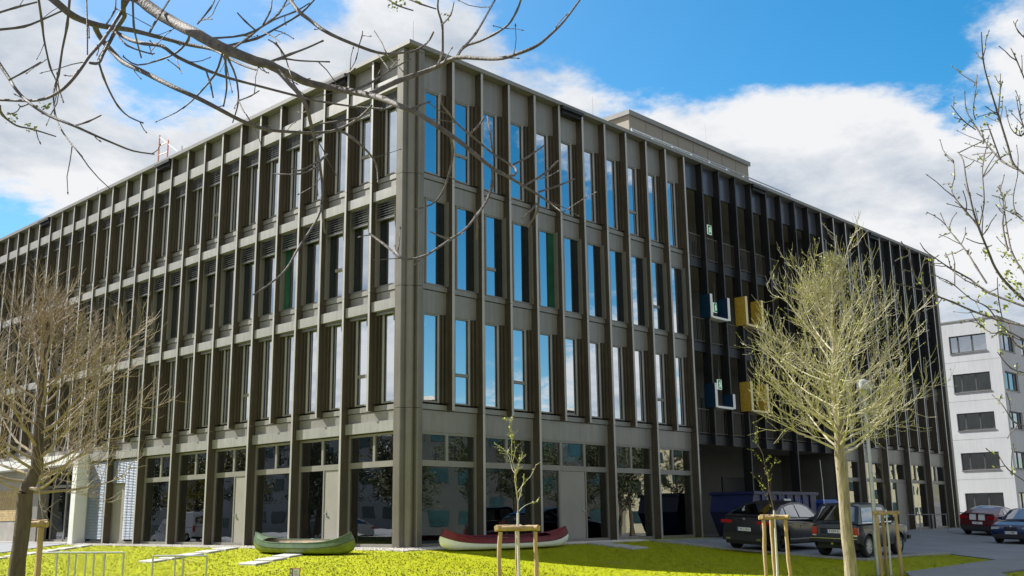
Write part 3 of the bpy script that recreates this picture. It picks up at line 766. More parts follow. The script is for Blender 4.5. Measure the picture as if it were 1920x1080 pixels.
for hs, ax in ((hol[:10], 0), (hol2[:15], 1)):
    for u0, u1, z0, z1 in hs:
        fr = MB((lambda a_, b_, z_: (b_, a_, z_)) if ax == 0 else None, ax == 0)
        for a_ in (u0, u0 + (u1 - u0) * .40, u0 + (u1 - u0) * .78, u1): fr.box(a_ - .06, a_ + .06, .16, .26, z0, z1)
        fr.box(u0, u1, .165, .26, z0, z0 + .09); fr.box(u0, u1, .165, .26, z1 - .09, z1)
        o = fr.build('window', m_wf, wb)
        fr = MB((lambda a_, b_, z_: (b_, a_, z_)) if ax == 0 else None, ax == 0); fr.box(u0, u1, .21, .22, z0, z1); fr.build('pane', m_wg, o)
        fr = MB((lambda a_, b_, z_: (b_, a_, z_)) if ax == 0 else None, ax == 0); fr.box(u0 - .03, u1 + .03, -.07, .159, z0 - .06, z0 - .004); fr.build('sill', m_coping, o)
        if rnd.random() < .7:
            fr = MB((lambda a_, b_, z_: (b_, a_, z_)) if ax == 0 else None, ax == 0); c0 = rnd.choice((0, .40, .78)); fr.box(u0 + (u1 - u0) * c0 + .08, u0 + (u1 - u0) * (c0 + .2), .28, .33, z0 + rnd.choice((.1, .5)), z1 - .1); fr.build('inner_blind', m_white, o)
hv = empty('rooftop_unit', (WX + 1.2, yc + 6.6, wt + .12), 'small pale ventilation unit on the roof of the white block', 'vent unit')
q = MB(); q.cbox(0, 1.2, 0, 1.0, 0, .9, .05); q.build('housing', m_white, hv); q = MB(); q.box(-.01, -.002, .15, .85, .2, .75); q.build('grille', m_black, hv)

# ------------------------------------------------------------------ canoes
def canoe(name, label, loc, rz, L, mats, decked):
    z0 = gz(*loc); n_ = gnormal(*loc)
    e = empty(name, (loc[0], loc[1], z0), label, 'canoe')
    qn = Vector((0, 0, 1)).rotation_difference(n_) @ Matrix.Rotation(rz, 3, 'Z').to_quaternion(); e.rotation_mode = 'QUATERNION'; e.rotation_quaternion = qn
    S = 33; rows_u, rows_l, inn = [], [], []
    def prof(t, ins=0):
        b = .44 * max(1 - abs(t) ** 2.4, 0) ** .75 + .012; g_ = .37 + .27 * abs(t) ** 4.5; k = .015 + .13 * max(0, abs(t) - .82) / .18 * abs(t) ** 5
        return b, g_, k
    for i in range(S):
        t = -1 + 2 * i / (S - 1); b, g_, k = prof(t); x = t * L / 2 - .10 * math.copysign(1, t) * max(0, abs(t) - .9) * 10 * 0
        mid = k + (g_ - k) * .60
        def sec(zz):
            u = (zz - k) / (g_ - k); return b * (1 - (1 - min(u / .5, 1)) ** 3.2) ** .5 * (1 - .10 * max(0, u - .55) / .45)
        xo = lambda zz: x + math.copysign(1, t) * (.13 * math.sin(math.pi * min(max((zz - k) / (g_ - k), 0), 1) ** .8) - .06 * ((zz - k) / (g_ - k))) * max(0, abs(t) - .86) / .14
        up = [(xo(z), sec(z), z) for z in (g_, mid + (g_ - mid) * .55, mid)]
        lo_ = [(xo(z), sec(z), z) for z in (mid, k + (mid - k) * .6, k + (mid - k) * .28, k + (mid - k) * .08)] + [(x, 0, k)]
        rows_u.append(up); rows_l.append(lo_); inn.append((x, b * .88, g_, k, t))
    up = MB(); lo_ = MB()
    for sgn in (1, -1):
        for src, mb in ((rows_u, up), (rows_l, lo_)):
            mb.flip = sgn > 0; mb.loft([[(p[0], p[1] * sgn, p[2]) for p in r] for r in src], False, False)
    up.flip = False
    o = up.build('hull_side', mats[0], e, 50); lo_.build('hull_bottom', mats[1], e, 50)
    # inside, gunwale, decks, seats
    ins = MB(); rr = []
    for x, b, g_, k, t in inn:
        if abs(t) < .93: rr.append([(x, b * c_, k + .035 + (g_ - .02 - k) * h_) for c_, h_ in ((1, 1), (.99, .5), (.8, .12), (0, 0), (-.8, .12), (-.99, .5), (-1, 1))])
    ins.loft(rr, False, False); ins.build('inside', mats[3], e, 50)
    gw = MB()
    for sgn in (1, -1): gw.tube([(p[0][0], p[0][1] * sgn, p[0][2]) for p in rows_u], .017, 6)
    gw.build('gunwale', mats[2], e, 50)
    lim = .60 if decked else .66
    for sgn in (1, -1):
        dk = MB(); rr = []
        for r_, (x, b, g_, k, t) in zip(rows_u, inn):
            if t * sgn > lim:
                b2 = r_[0][1]; rr.append([(r_[0][0], b2, g_), (r_[0][0], b2 * .5, g_ + .035 * min(1, b2 * 6)), (r_[0][0], 0, g_ + .05 * min(1, b2 * 6)), (r_[0][0], -b2 * .5, g_ + .035 * min(1, b2 * 6)), (r_[0][0], -b2, g_)])
        dk.loft(rr, False, False); dk.build('deck', mats[0], e, 50)
    for x in (-L * .24, L * .05, L * .24):
        s_ = MB(); bb = prof(2 * x / L)[0]; s_.box(x - .11, x + .11, -bb * .9, bb * .9, .27, .295); s_.build('seat', mats[4], e)
    st_ = MB(); st_.tube([(p[0][0] * 0 + q_[0], q_[1] + .008 if q_[1] > .02 else q_[1], q_[2]) for p, q_ in ((r, r[2]) for r in rows_u)], .008, 4); st_.tube([(r[2][0], -r[2][1] - .006, r[2][2]) for r in rows_u], .008, 4)
    st_.build('rub_strip', mats[5], e)
    return e
def gloss(name, c, rough=.25, var=.08, c2=None, vs=3): return mat(name, c, rough, 0, var if not c2 else 0, vs, 0, 40, c2, coat=.4)
m_cg = mat('green_canoe_skin', (.06, .10, .05), .38, 0, .25, 2.5, .05, 12); m_cgl = mat('green_canoe_bottom', (.10, .14, .02), .45, 0, .3, 3)
m_cr = mat('red_canoe_skin', (.15, .003, .007), .38, 0, .35, 7, .05, 12); m_cw = mat('white_canoe_bottom', (.88, .88, .87), .4, 0, .05, 3)
m_wood = mat('seat_wood', (.42, .27, .13), .6, 0, .3, 12, .1, 40, stretch=(1, 8, 1))
canoe('green_canoe', 'dark green open canoe lying on the sunlit lawn', (-1.45, 3.05), R(90), 5.0, [m_cg, m_cgl, m_cg, mat('tan_lining', (.36, .30, .22), .7, 0, .2, 4), m_wood, m_black], False)
canoe('red_canoe', 'dark red canoe with white underside lying before the shaded facade', (3.3, -.95), R(0), 5.5, [m_cr, m_cw, m_cr, mat('maroon_lining', (.08, .01, .02), .6), m_wood, m_black], True)

# ------------------------------------------------------------------ stepping slabs, bicycle hoops, little sign, pole
slabs = []
def slab_row(pts, along_x, label, group):
    for x, y in pts:
        e = MB(); c = .02
        hx, hy = (.24, .45) if along_x else (.45, .24)
        e.add([(-hx, -hy, -.08), (hx, -hy, -.08), (hx, hy, -.08), (-hx, hy, -.08), (-hx, -hy, .0), (hx, -hy, .0), (hx, hy, .0), (-hx, hy, .0), (-hx + c, -hy + c, .012), (hx - c, -hy + c, .012), (hx - c, hy - c, .012), (-hx + c, hy - c, .012)],
              [(3, 2, 1, 0), (0, 1, 5, 4), (1, 2, 6, 5), (2, 3, 7, 6), (3, 0, 4, 7), (4, 5, 9, 8), (5, 6, 10, 9), (6, 7, 11, 10), (7, 4, 8, 11), (8, 9, 10, 11)])
        o = e.build('stepping_slab', m_slab, None, None, (x, y, gz(x, y) + .045)); tag(o, label, 'paving slab', group)
        o.rotation_mode = 'QUATERNION'; o.rotation_quaternion = Vector((0, 0, 1)).rotation_difference(gnormal(x, y))
slab_row([(-.95, 8.25), (-1.65, 8.15), (-2.35, 8.05), (-3.05, 7.95), (-3.75, 7.85)], True, 'pale stepping slab between the bicycle hoops and the second shop door', 'slabs to the second door')
slab_row([(-2.05, 2.95), (-2.75, 2.75), (-3.5, 2.45)], True, 'pale stepping slab in the grass beside the green canoe', 'slabs beside the green canoe')
slab_row([(-.95, 19.2), (-1.65, 19.1), (-2.35, 19.0), (-3.05, 18.9), (-3.75, 18.8), (-4.45, 18.7)], True, 'pale stepping slab leading to the door beside the lowered blinds', 'slabs to the door by the blinds')
slab_row([(8.0, -.85), (8.05, -1.5), (8.15, -2.15)], False, 'pale stepping slab in the shaded grass before the door past the red canoe', 'slabs to the shaded door')
def hoop(pa, pb, label, group):
    ga, gb_ = gz(pa.x, pa.y), gz(pb.x, pb.y); h = pa.z
    e = empty('bicycle_hoop', (pa.x, pa.y, ga), label, 'bike stand', group); d = Vector((pb.x - pa.x, pb.y - pa.y, 0))
    q = MB(); q.tube([(0, 0, -.05), (0, 0, h - ga)], .021, 8); q.build('leg', m_steel, e, 50)
    q = MB(); q.tube([(d.x, d.y, gb_ - ga - .05), (d.x, d.y, h - ga)], .021, 8); q.build('leg', m_steel, e, 50)
    q = MB(); q.tube([(0, 0, h - ga + .003), (d.x, d.y, h - ga + .003)], .022, 8); q.build('top_bar', m_steel, e, 50)
for prs, lab, grp in ((((75, 130), (108, 162), (143, 197), (177, 232)), 'thin steel bicycle hoop in the row of four on the lawn', 'hoops in the row of four'), (((287, 344), (329, 388)), 'thin steel bicycle hoop of the pair standing on the lawn', 'pair of hoops')):
    for i, (x0, x1) in enumerate(prs):
        pa = at(x0, 1037 + (6 if x0 > 250 else 0), 25.0); pb = at(x1, 1037 + (6 if x0 > 250 else 0), 25.0)
        d = Vector((pb.x - pa.x, pb.y - pa.y, 0)); pb.z = pa.z
        hoop(pa, pb, lab, grp)
p = gp(553, 1079); p = CAM + (p - CAM) * .985; dd = (p - CAM).dot(vx); pt = at(553, 1065, dd)
e = empty('info_sign', (p.x, p.y, gz(p.x, p.y)), 'small red edged white info sign standing low in the lawn', 'sign', rot=(0, 0, YAW - R(90)))
hh = pt.z - gz(p.x, p.y)
q = MB(); q.box(-.02, .02, .0, .03, -.1, hh - .06); q.build('post', m_steel, e)
q = MB(); q.box(-.13, .13, -.02, -.002, hh - .34, hh); pl_ = q.build('plate', mat('red_paint', (.5, .06, .03), .5), e)
q = MB(); q.box(-.045, .115, -.026, -.0205, hh - .325, hh - .015); q.build('white_field', m_white, pl_)
q = MB(); q.box(-.13, -.055, -.027, -.0205, hh - .34, hh - .002); q.build('dark_strip', mat('slate_paint', (.10, .13, .14), .5), pl_)
for i in range(3):
    q = MB(); q.box(-.105, -.075, -.030, -.0275, hh - .10 - i * .09, hh - .04 - i * .09); q.build('print_mark', m_white, pl_)
for i in range(4):
    q = MB(); q.box(-.025, .06 + .03 * (i % 2), -.029, -.0265, hh - .09 - i * .055, hh - .075 - i * .055); q.build('print_line', mat('grey_print', (.3, .3, .3), .6) if i == 0 else bpy.data.materials['grey_print'], pl_)
p = gp(1649, 1079); pt = at(1627, 760, (p - CAM).dot(vx))
e = empty('street_lamp', (p.x, p.y, p.z), 'slim grey lamp post rising through the budding round tree', 'lamp post')
q = MB(); q.tube([(0, 0, -.1), (0, 0, 1.1), (0, 0, 1.12), (0, 0, 4.6)], [.085, .085, .06, .045], 14); q.build('post', m_steel, e, 50)
q = MB(); q.box(-.03, .03, -.1, -.075, .35, .75); q.build('access_door', m_steel, e)
q = MB(); q.tube([(0, 0, 4.58), (0, 0, 4.72), (0, 0, 4.78), (0, 0, 5.0), (0, 0, 5.06)], [.05, .10, .18, .16, .05], 14); q.build('lamp_head', m_steel, e, 50)
for k in range(3):
    p = on_y(1699 + k * 25, 978, -1.3); pa = Vector((p.x, -1.3, gz(p.x, -1.3) + .85)); pb = Vector((p.x + .05, -2.0, pa.z))
    hoop(pa, pb, 'grey bicycle hoop by the far shaded facade past the dark four wheel drive', 'hoops by the shaded facade')

# ------------------------------------------------------------------ trees
m_bark = mat('dark_bark', (.085, .062, .042), .85, 0, .35, 14, .8, 60, stretch=(1, 1, .25))
m_barkl = mat('pale_bark', (.15, .115, .07), .85, 0, 0, 16, 1.0, 45, c2=(.36, .31, .21), stretch=(1, 1, .16))
m_limb = mat('branch_bark', (.095, .080, .062), .7, 0, .5, 25, .4, 90)
m_twig = mat('pale_twigs', (.44, .40, .27), .75, 0, .25, 4)
m_twigb = mat('brown_twigs', (.28, .215, .145), .75, 0, .25, 4)
m_bud = mat('spring_buds', (.22, .26, .02), .6, 0, .3, 8)
m_budg = mat('budding_leaves', (.27, .31, .02), .65, 0, .3, 5)
m_limew = mat('limewashed_stem', (.5, .49, .46), .8, 0, .1, 8, .3, 50)
m_stake = mat('peeled_stake', (.36, .25, .125), .75, 0, .28, 5, .5, 40, stretch=(1, 1, .2))
def rv(r_=rnd):
    while True:
        v = Vector((r_.uniform(-1, 1), r_.uniform(-1, 1), r_.uniform(-1, 1)))
        if .05 < v.length < 1: return v.normalized()
def limb(mb, p, d, L, r0, r1, n=4, wob=.15, up=.1, sides=4, rr=rnd):
    pts = [Vector(p)]; d = Vector(d).normalized()
    for i in range(n):
        d = (d + rv(rr) * wob + Vector((0, 0, up))).normalized(); pts.append(pts[-1] + d * (L / n))
    mb.tube(pts, [r0 + (r1 - r0) * i / n for i in range(n + 1)], sides, False)
    return pts
def pick(pts, t):
    f_ = t * (len(pts) - 1); i = min(int(f_), len(pts) - 2); return pts[i].lerp(pts[i + 1], f_ - i), (pts[i + 1] - pts[i]).normalized()
def leafq(mb, p, s, rr=rnd):
    u = rv(rr); v = u.orthogonal().normalized(); w_ = u.cross(v)
    mb.add([p - v * s, p + w_ * s * .5, p + v * s, p - w_ * s * .5], [(0, 1, 2, 3)])
def side_dir(t, ang, rr=rnd):
    o = t.orthogonal().normalized(); o = Matrix.Rotation(rr.random() * 6.283, 3, t) @ o
    return (t * math.cos(ang) + o * math.sin(ang)).normalized()

def round_tree(base, label, zlo, ztop, rad, trunk_r, n1, n2, n3, mtr, mtw, leaves, seed, lean=(0, 0), zw=.34, tw=.0065, name='round_tree'):
    rr = random.Random(seed)
    e = empty(name, base, label, 'tree')
    tk = MB(); H = ztop - base.z; lo_ = zlo - base.z
    P0 = [Vector((lean[0] * z / lo_ + rr.gauss(0, .012), lean[1] * z / lo_ + rr.gauss(0, .012), z)) for z in (-.15, .0, .25, .7, 1.1, lo_ * .65, lo_ * .85, lo_)]
    tk.tube(P0, [trunk_r * q_ for q_ in (1.5, 1.3, 1.08, 1, .95, .92, .95, .9)], 14, False)
    top = P0[-1]
    ld = [top]
    for i in range(8): ld.append(ld[-1] + Vector((rr.gauss(0, .05), rr.gauss(0, .05), (H - lo_) * .115)))
    tk.tube(ld, [trunk_r * .85 * (1 - i / 8.6) for i in range(9)], 10, False)
    tk.build('trunk', mtr, e, 60)
    br = MB(); tws = MB(); lf = MB()
    Hc = H - lo_
    for i in range(n1):
        f_ = ((i + rr.random()) / n1) ** 1.25 * .86; p, _ = pick(ld, f_)
        az = i * 2.399963 + rr.gauss(0, .3); rel = f_
        # envelope radius: widest low down, narrow at the tip
        z_end = rel + .22
        env = rad * (1 - max(0, (z_end - zw) / (1.0 - zw)) ** 1.5) if z_end > zw else rad * (.80 + .2 * z_end / zw)
        env = max(env, .18) * rr.uniform(.78, 1.08)
        el = R(10 + 54 * rel + rr.gauss(0, 9)); dirv = Vector((math.cos(az) * math.cos(el), math.sin(az) * math.cos(el), math.sin(el)))
        L = env / max(.35, math.cos(el)); L = min(L, (Hc * (1.0 - rel) + .5) * 1.1, rad * 1.45)
        r0 = .010 + .018 * (1 - rel) * trunk_r / .12
        pts = limb(br, p, dirv, L, r0, .005, 6, .14, .10, 5, rr)
        for j in range(n2):
            t = .18 + .8 * (j + rr.random()) / n2; q_, td = pick(pts, t)
            d2 = side_dir(td, rr.uniform(.45, 1.05), rr); L2 = L * (.42 - .22 * t) * rr.uniform(.7, 1.25) + .12
            p2 = limb(tws, q_, d2, L2, tw * 1.35, tw * .6, 4, .20, .20, 3, rr)
            for k in range(n3):
                q3, td3 = pick(p2, .15 + .82 * (k + rr.random()) / n3)
                p3 = limb(tws, q3, side_dir(td3, rr.uniform(.4, 1.0), rr), L2 * rr.uniform(.28, .6) + .06, tw, tw * .5, 3, .24, .20, 3, rr)
                if leaves:
                    for m_ in range(leaves):
                        if rr.random() < .75: leafq(lf, pick(p3, rr.random())[0] + rv(rr) * .02, rr.uniform(.012, .028), rr)
    c = br.build('limbs', mtw, e, 60); tws.build('twigs', mtw, e); tag(e.children[-1], kind='stuff')
    if leaves: tag(lf.build('buds', m_budg, e), kind='stuff')
    return e
b_ = at(1587, 964, 22); b_.z = gz(b_.x, b_.y)
round_tree(b_, 'round headed tree thick with pale budding twigs before the dark parked cars', at(1585, 850, 22).z, at(1583, 418, 22).z, 2.15, .125, 62, 9, 6, m_barkl, m_twig, 3, 3, (-.05, .02), .36, .0050)
b_ = at(38, 985, 15); b_.z = gz(b_.x, b_.y)
round_tree(b_, 'bare brown tree standing before the sunlit facade beside the white portal', at(44, 925, 15).z, at(75, 500, 15).z, 1.85, .115, 40, 10, 7, m_bark, m_twigb, 0, 11, (.02, -.02), .42, .0042, 'bare_tree')

def stakes(e, tops, zt, zb):
    """three driven posts with bound cross rails"""
    P_ = [(Vector((x, y, zb)), Vector((x, y, zt))) for x, y in tops]
    c = sum((b for _, b in P_), Vector()) / 3
    for lo_, hi in P_:
        out = (hi - c) * .10; q = MB(); n = 7
        q.tube([lo_ + out * 1.0 + (hi - lo_ - out) * i / (n - 1) + Vector((rnd.gauss(0, .006), rnd.gauss(0, .006), 0)) for i in range(n)], [.042 + rnd.gauss(0, .002) for _ in range(n)], 10); q.build('stake', m_stake, e, 50)
    for i in range(3):
        a_, b__ = P_[i][1], P_[(i + 1) % 3][1]; dv = (b__ - a_).normalized() * .1; up = Vector((0, 0, .055 + .012 * i)); n = 6
        q = MB(); q.tube([a_ - dv + up + (b__ - a_ + dv * 2) * k / (n - 1) + Vector((0, 0, rnd.gauss(0, .004))) for k in range(n)], [.047 + rnd.gauss(0, .002) for _ in range(n)], 10); q.build('cross_rail', m_stake, e, 50)
def young_tree(px, py, d, half, ztop_px, label, seed, dense=1.0, leafy=True, dark=False):
    rr = random.Random(seed); p = at(px, py, d); g0 = gz(p.x, p.y); zt = p.z
    e = empty('young_tree', (p.x, p.y, g0), label, 'tree')
    H = at(px, ztop_px, d).z - g0
    q = MB(); pts = [Vector((rr.gauss(0, .012), rr.gauss(0, .012), z)) for z in (-.08, .3, .8, 1.2, 1.65)]
    q.tube(pts, [.032, .028, .025, .024, .022], 9); q.build('limewashed_trunk', m_limew, e, 50)
    q = MB(); ld = [pts[-1] - Vector((0, 0, .02))]; n = 9
    for i in range(n): ld.append(ld[-1] + Vector((rr.gauss(0, .03) - .012, rr.gauss(0, .03), (H - 1.63) / n)))
    q.tube(ld, [.013 * (1 - i / (n + 1)) + .003 for i in range(n + 1)], 7); q.build('trunk', m_barkl if not dark else m_bark, e, 50)
    tw = MB(); lf = MB()
    for i in range(int(14 * dense)):
        t = .0 + .92 * (i + rr.random()) / (14 * dense); c_, td = pick(ld, t)
        L = (1 - t * .72) * .85 * rr.uniform(.5, 1.1); az = rr.random() * 6.283
        dv = Vector((math.cos(az) * .75, math.sin(az) * .75, .75))
        p2 = limb(tw, c_, dv, L, .006, .003, 5, .25, .06, 4, rr)
        for j in range(4):
            c3, d3 = pick(p2, rr.uniform(.25, 1)); p3 = limb(tw, c3, side_dir(d3, .7, rr), L * .3 * rr.random() + .06, .0035, .002, 2, .2, .1, 3, rr)
            if leafy:
                for k in range(3): leafq(lf, pick(p3, rr.random())[0] + rv(rr) * .015, rr.uniform(.012, .03), rr)
        if leafy:
            for k in range(5): leafq(lf, pick(p2, rr.uniform(.3, 1))[0] + rv(rr) * .02, rr.uniform(.012, .03), rr)
    tag(tw.build('twigs', m_twig if not dark else m_bark, e), kind='stuff')
    if leafy: tag(lf.build('buds', m_budg, e), kind='stuff')
    s = empty('tree_stakes', (p.x, p.y, g0), label.replace('young tree', 'three post timber guard round young tree').replace('thin ', '').replace('slender ', '').replace('dark ', ''), 'tree guard')
    a0 = YAW - R(90); tops = [(math.cos(a0) * half * -1, math.sin(a0) * half * -1), (math.cos(a0) * half, math.sin(a0) * half), (-math.sin(a0) * half * 1.25, math.cos(a0) * half * 1.25)]
    stakes(s, tops, zt - g0, -.3)
    return e
young_tree(970, 997, 19.5, .32, 778, 'thin young tree with yellow buds before the red canoe', 5)
young_tree(1452, 975, 24, .25, 800, 'slender young tree with few twigs before the black coupe SUV', 8, .7, True, True)
young_tree(1662, 966, 27.5, .24, 850, 'dark young tree beside the slim lamp post', 9, .8, False, True)
lt = at(60, 990, 16.5); s = empty('tree_stakes', (lt.x, lt.y, gz(lt.x, lt.y)), 'weathered timber guard posts beside the bare brown tree', 'tree guard')
stakes(s, [(rx.x * -.16, rx.y * -.16), (rx.x * .14, rx.y * .14), (vx.x * .3, vx.y * .3)], lt.z - gz(lt.x, lt.y), -.3)

# ---- boughs reaching over from trees beside the camera: every bough follows a drawn line at its own distance
def drawn_tree(name, label, trunk_xy, trunk_r, d0, boughs, links, seed, mlimb, bud_n, bud_s, side_n, ztrunk, buds_mat):
    rr = random.Random(seed); bx, by = trunk_xy; g0 = gz(bx, by)
    e = empty(name, (bx, by, g0), label, 'tree'); off = Vector((bx, by, g0))
    q = MB(); n = 8
    T = [Vector((rr.gauss(0, .02), rr.gauss(0, .02), -.2 + (ztrunk + .2) * i / (n - 1))) for i in range(n)]
    q.tube(T, [trunk_r * (1.4 if i == 0 else 1 - .45 * i / n) for i in range(n)], 14); q.build('trunk', m_bark, e, 60)
    tw = MB(); lf = MB()
    for poly, w0, w1, dd in boughs:
        pts = [];
        for i, (x, y) in enumerate(poly):
            d = d0 + dd + .25 * math.sin(i * .55 + w0); pts.append(at(x, y, d) - off)
        # subdivide smoothly (Catmull-Rom)
        P_ = []
        for i in range(len(pts) - 1):
            a_, b, c, d_ = pts[max(i - 1, 0)], pts[i], pts[i + 1], pts[min(i + 2, len(pts) - 1)]
            for k in range(3):
                t = k / 3; P_.append(.5 * ((2 * b) + (c - a_) * t + (2 * a_ - 5 * b + 4 * c - d_) * t * t + (3 * b - a_ - 3 * c + d_) * t ** 3))
        P_.append(pts[-1]); m_ = len(P_)
        rad = [(w0 + (w1 - w0) * i / (m_ - 1)) / 2 * (.88 if d0 < 5 else .74) * (d0 + dd) / F * (1 + .10 * rr.random() + (.35 if i % 6 == 3 and w0 < 8 else 0)) for i in range(m_)]
        big_ = w0 > 7
        mb = MB() if big_ else tw
        mb.tube(P_, rad, 9 if big_ else 5)
        if big_: mb.build('bough', mlimb, e, 60)
        Lp = sum((P_[i + 1] - P_[i]).length for i in range(m_ - 1))
        for k in range(int(side_n * Lp + .5)):
            t = rr.uniform(.2, 1); c, td = pick(P_, t)
            p2 = limb(tw, c, side_dir(td, rr.uniform(.5, 1.1), rr), rr.uniform(.03, .22), .0028 * d0 / 4.5, .0018 * d0 / 4.5, 3, .25, .05, 4, rr)
            tw.tube([p2[-1] - Vector((0, 0, .004)), p2[-1], p2[-1] + (p2[-1] - p2[-2]).normalized() * .012], [.002, .0045, .001], 4)
            if bud_n and rr.random() < .8:
                for j in range(bud_n): leafq(lf, pick(p2, rr.uniform(.2, 1))[0] + rv(rr) * .012, bud_s * rr.uniform(.5, 1.2), rr)
        if bud_n and not big_:
            for k in range(int(bud_n * 5 * Lp)): leafq(lf, pick(P_, rr.uniform(.15, .9))[0] + rv(rr) * .02, bud_s * rr.uniform(.5, 1.2), rr)
    for poly, w0, w1 in links:                                             # limbs outside the picture that carry the boughs
        pts = [T[-1] if p_ is None else at(p_[0], p_[1], d0 + (p_[2] if len(p_) > 2 else 0)) - off for p_ in poly]
        P_ = []
        for i in range(len(pts) - 1):
            for k in range(4): P_.append(pts[i].lerp(pts[i + 1], k / 4) + rv(rr) * .012)
        P_.append(pts[-1]); q = MB(); q.tube(P_, [(w0 + (w1 - w0) * i / (len(P_) - 1)) / 2 * d0 / F for i in range(len(P_))], 9); q.build('bough', mlimb, e, 60)
    tag(tw.build('twigs', mlimb, e, 60), kind='stuff')
    return e, lf
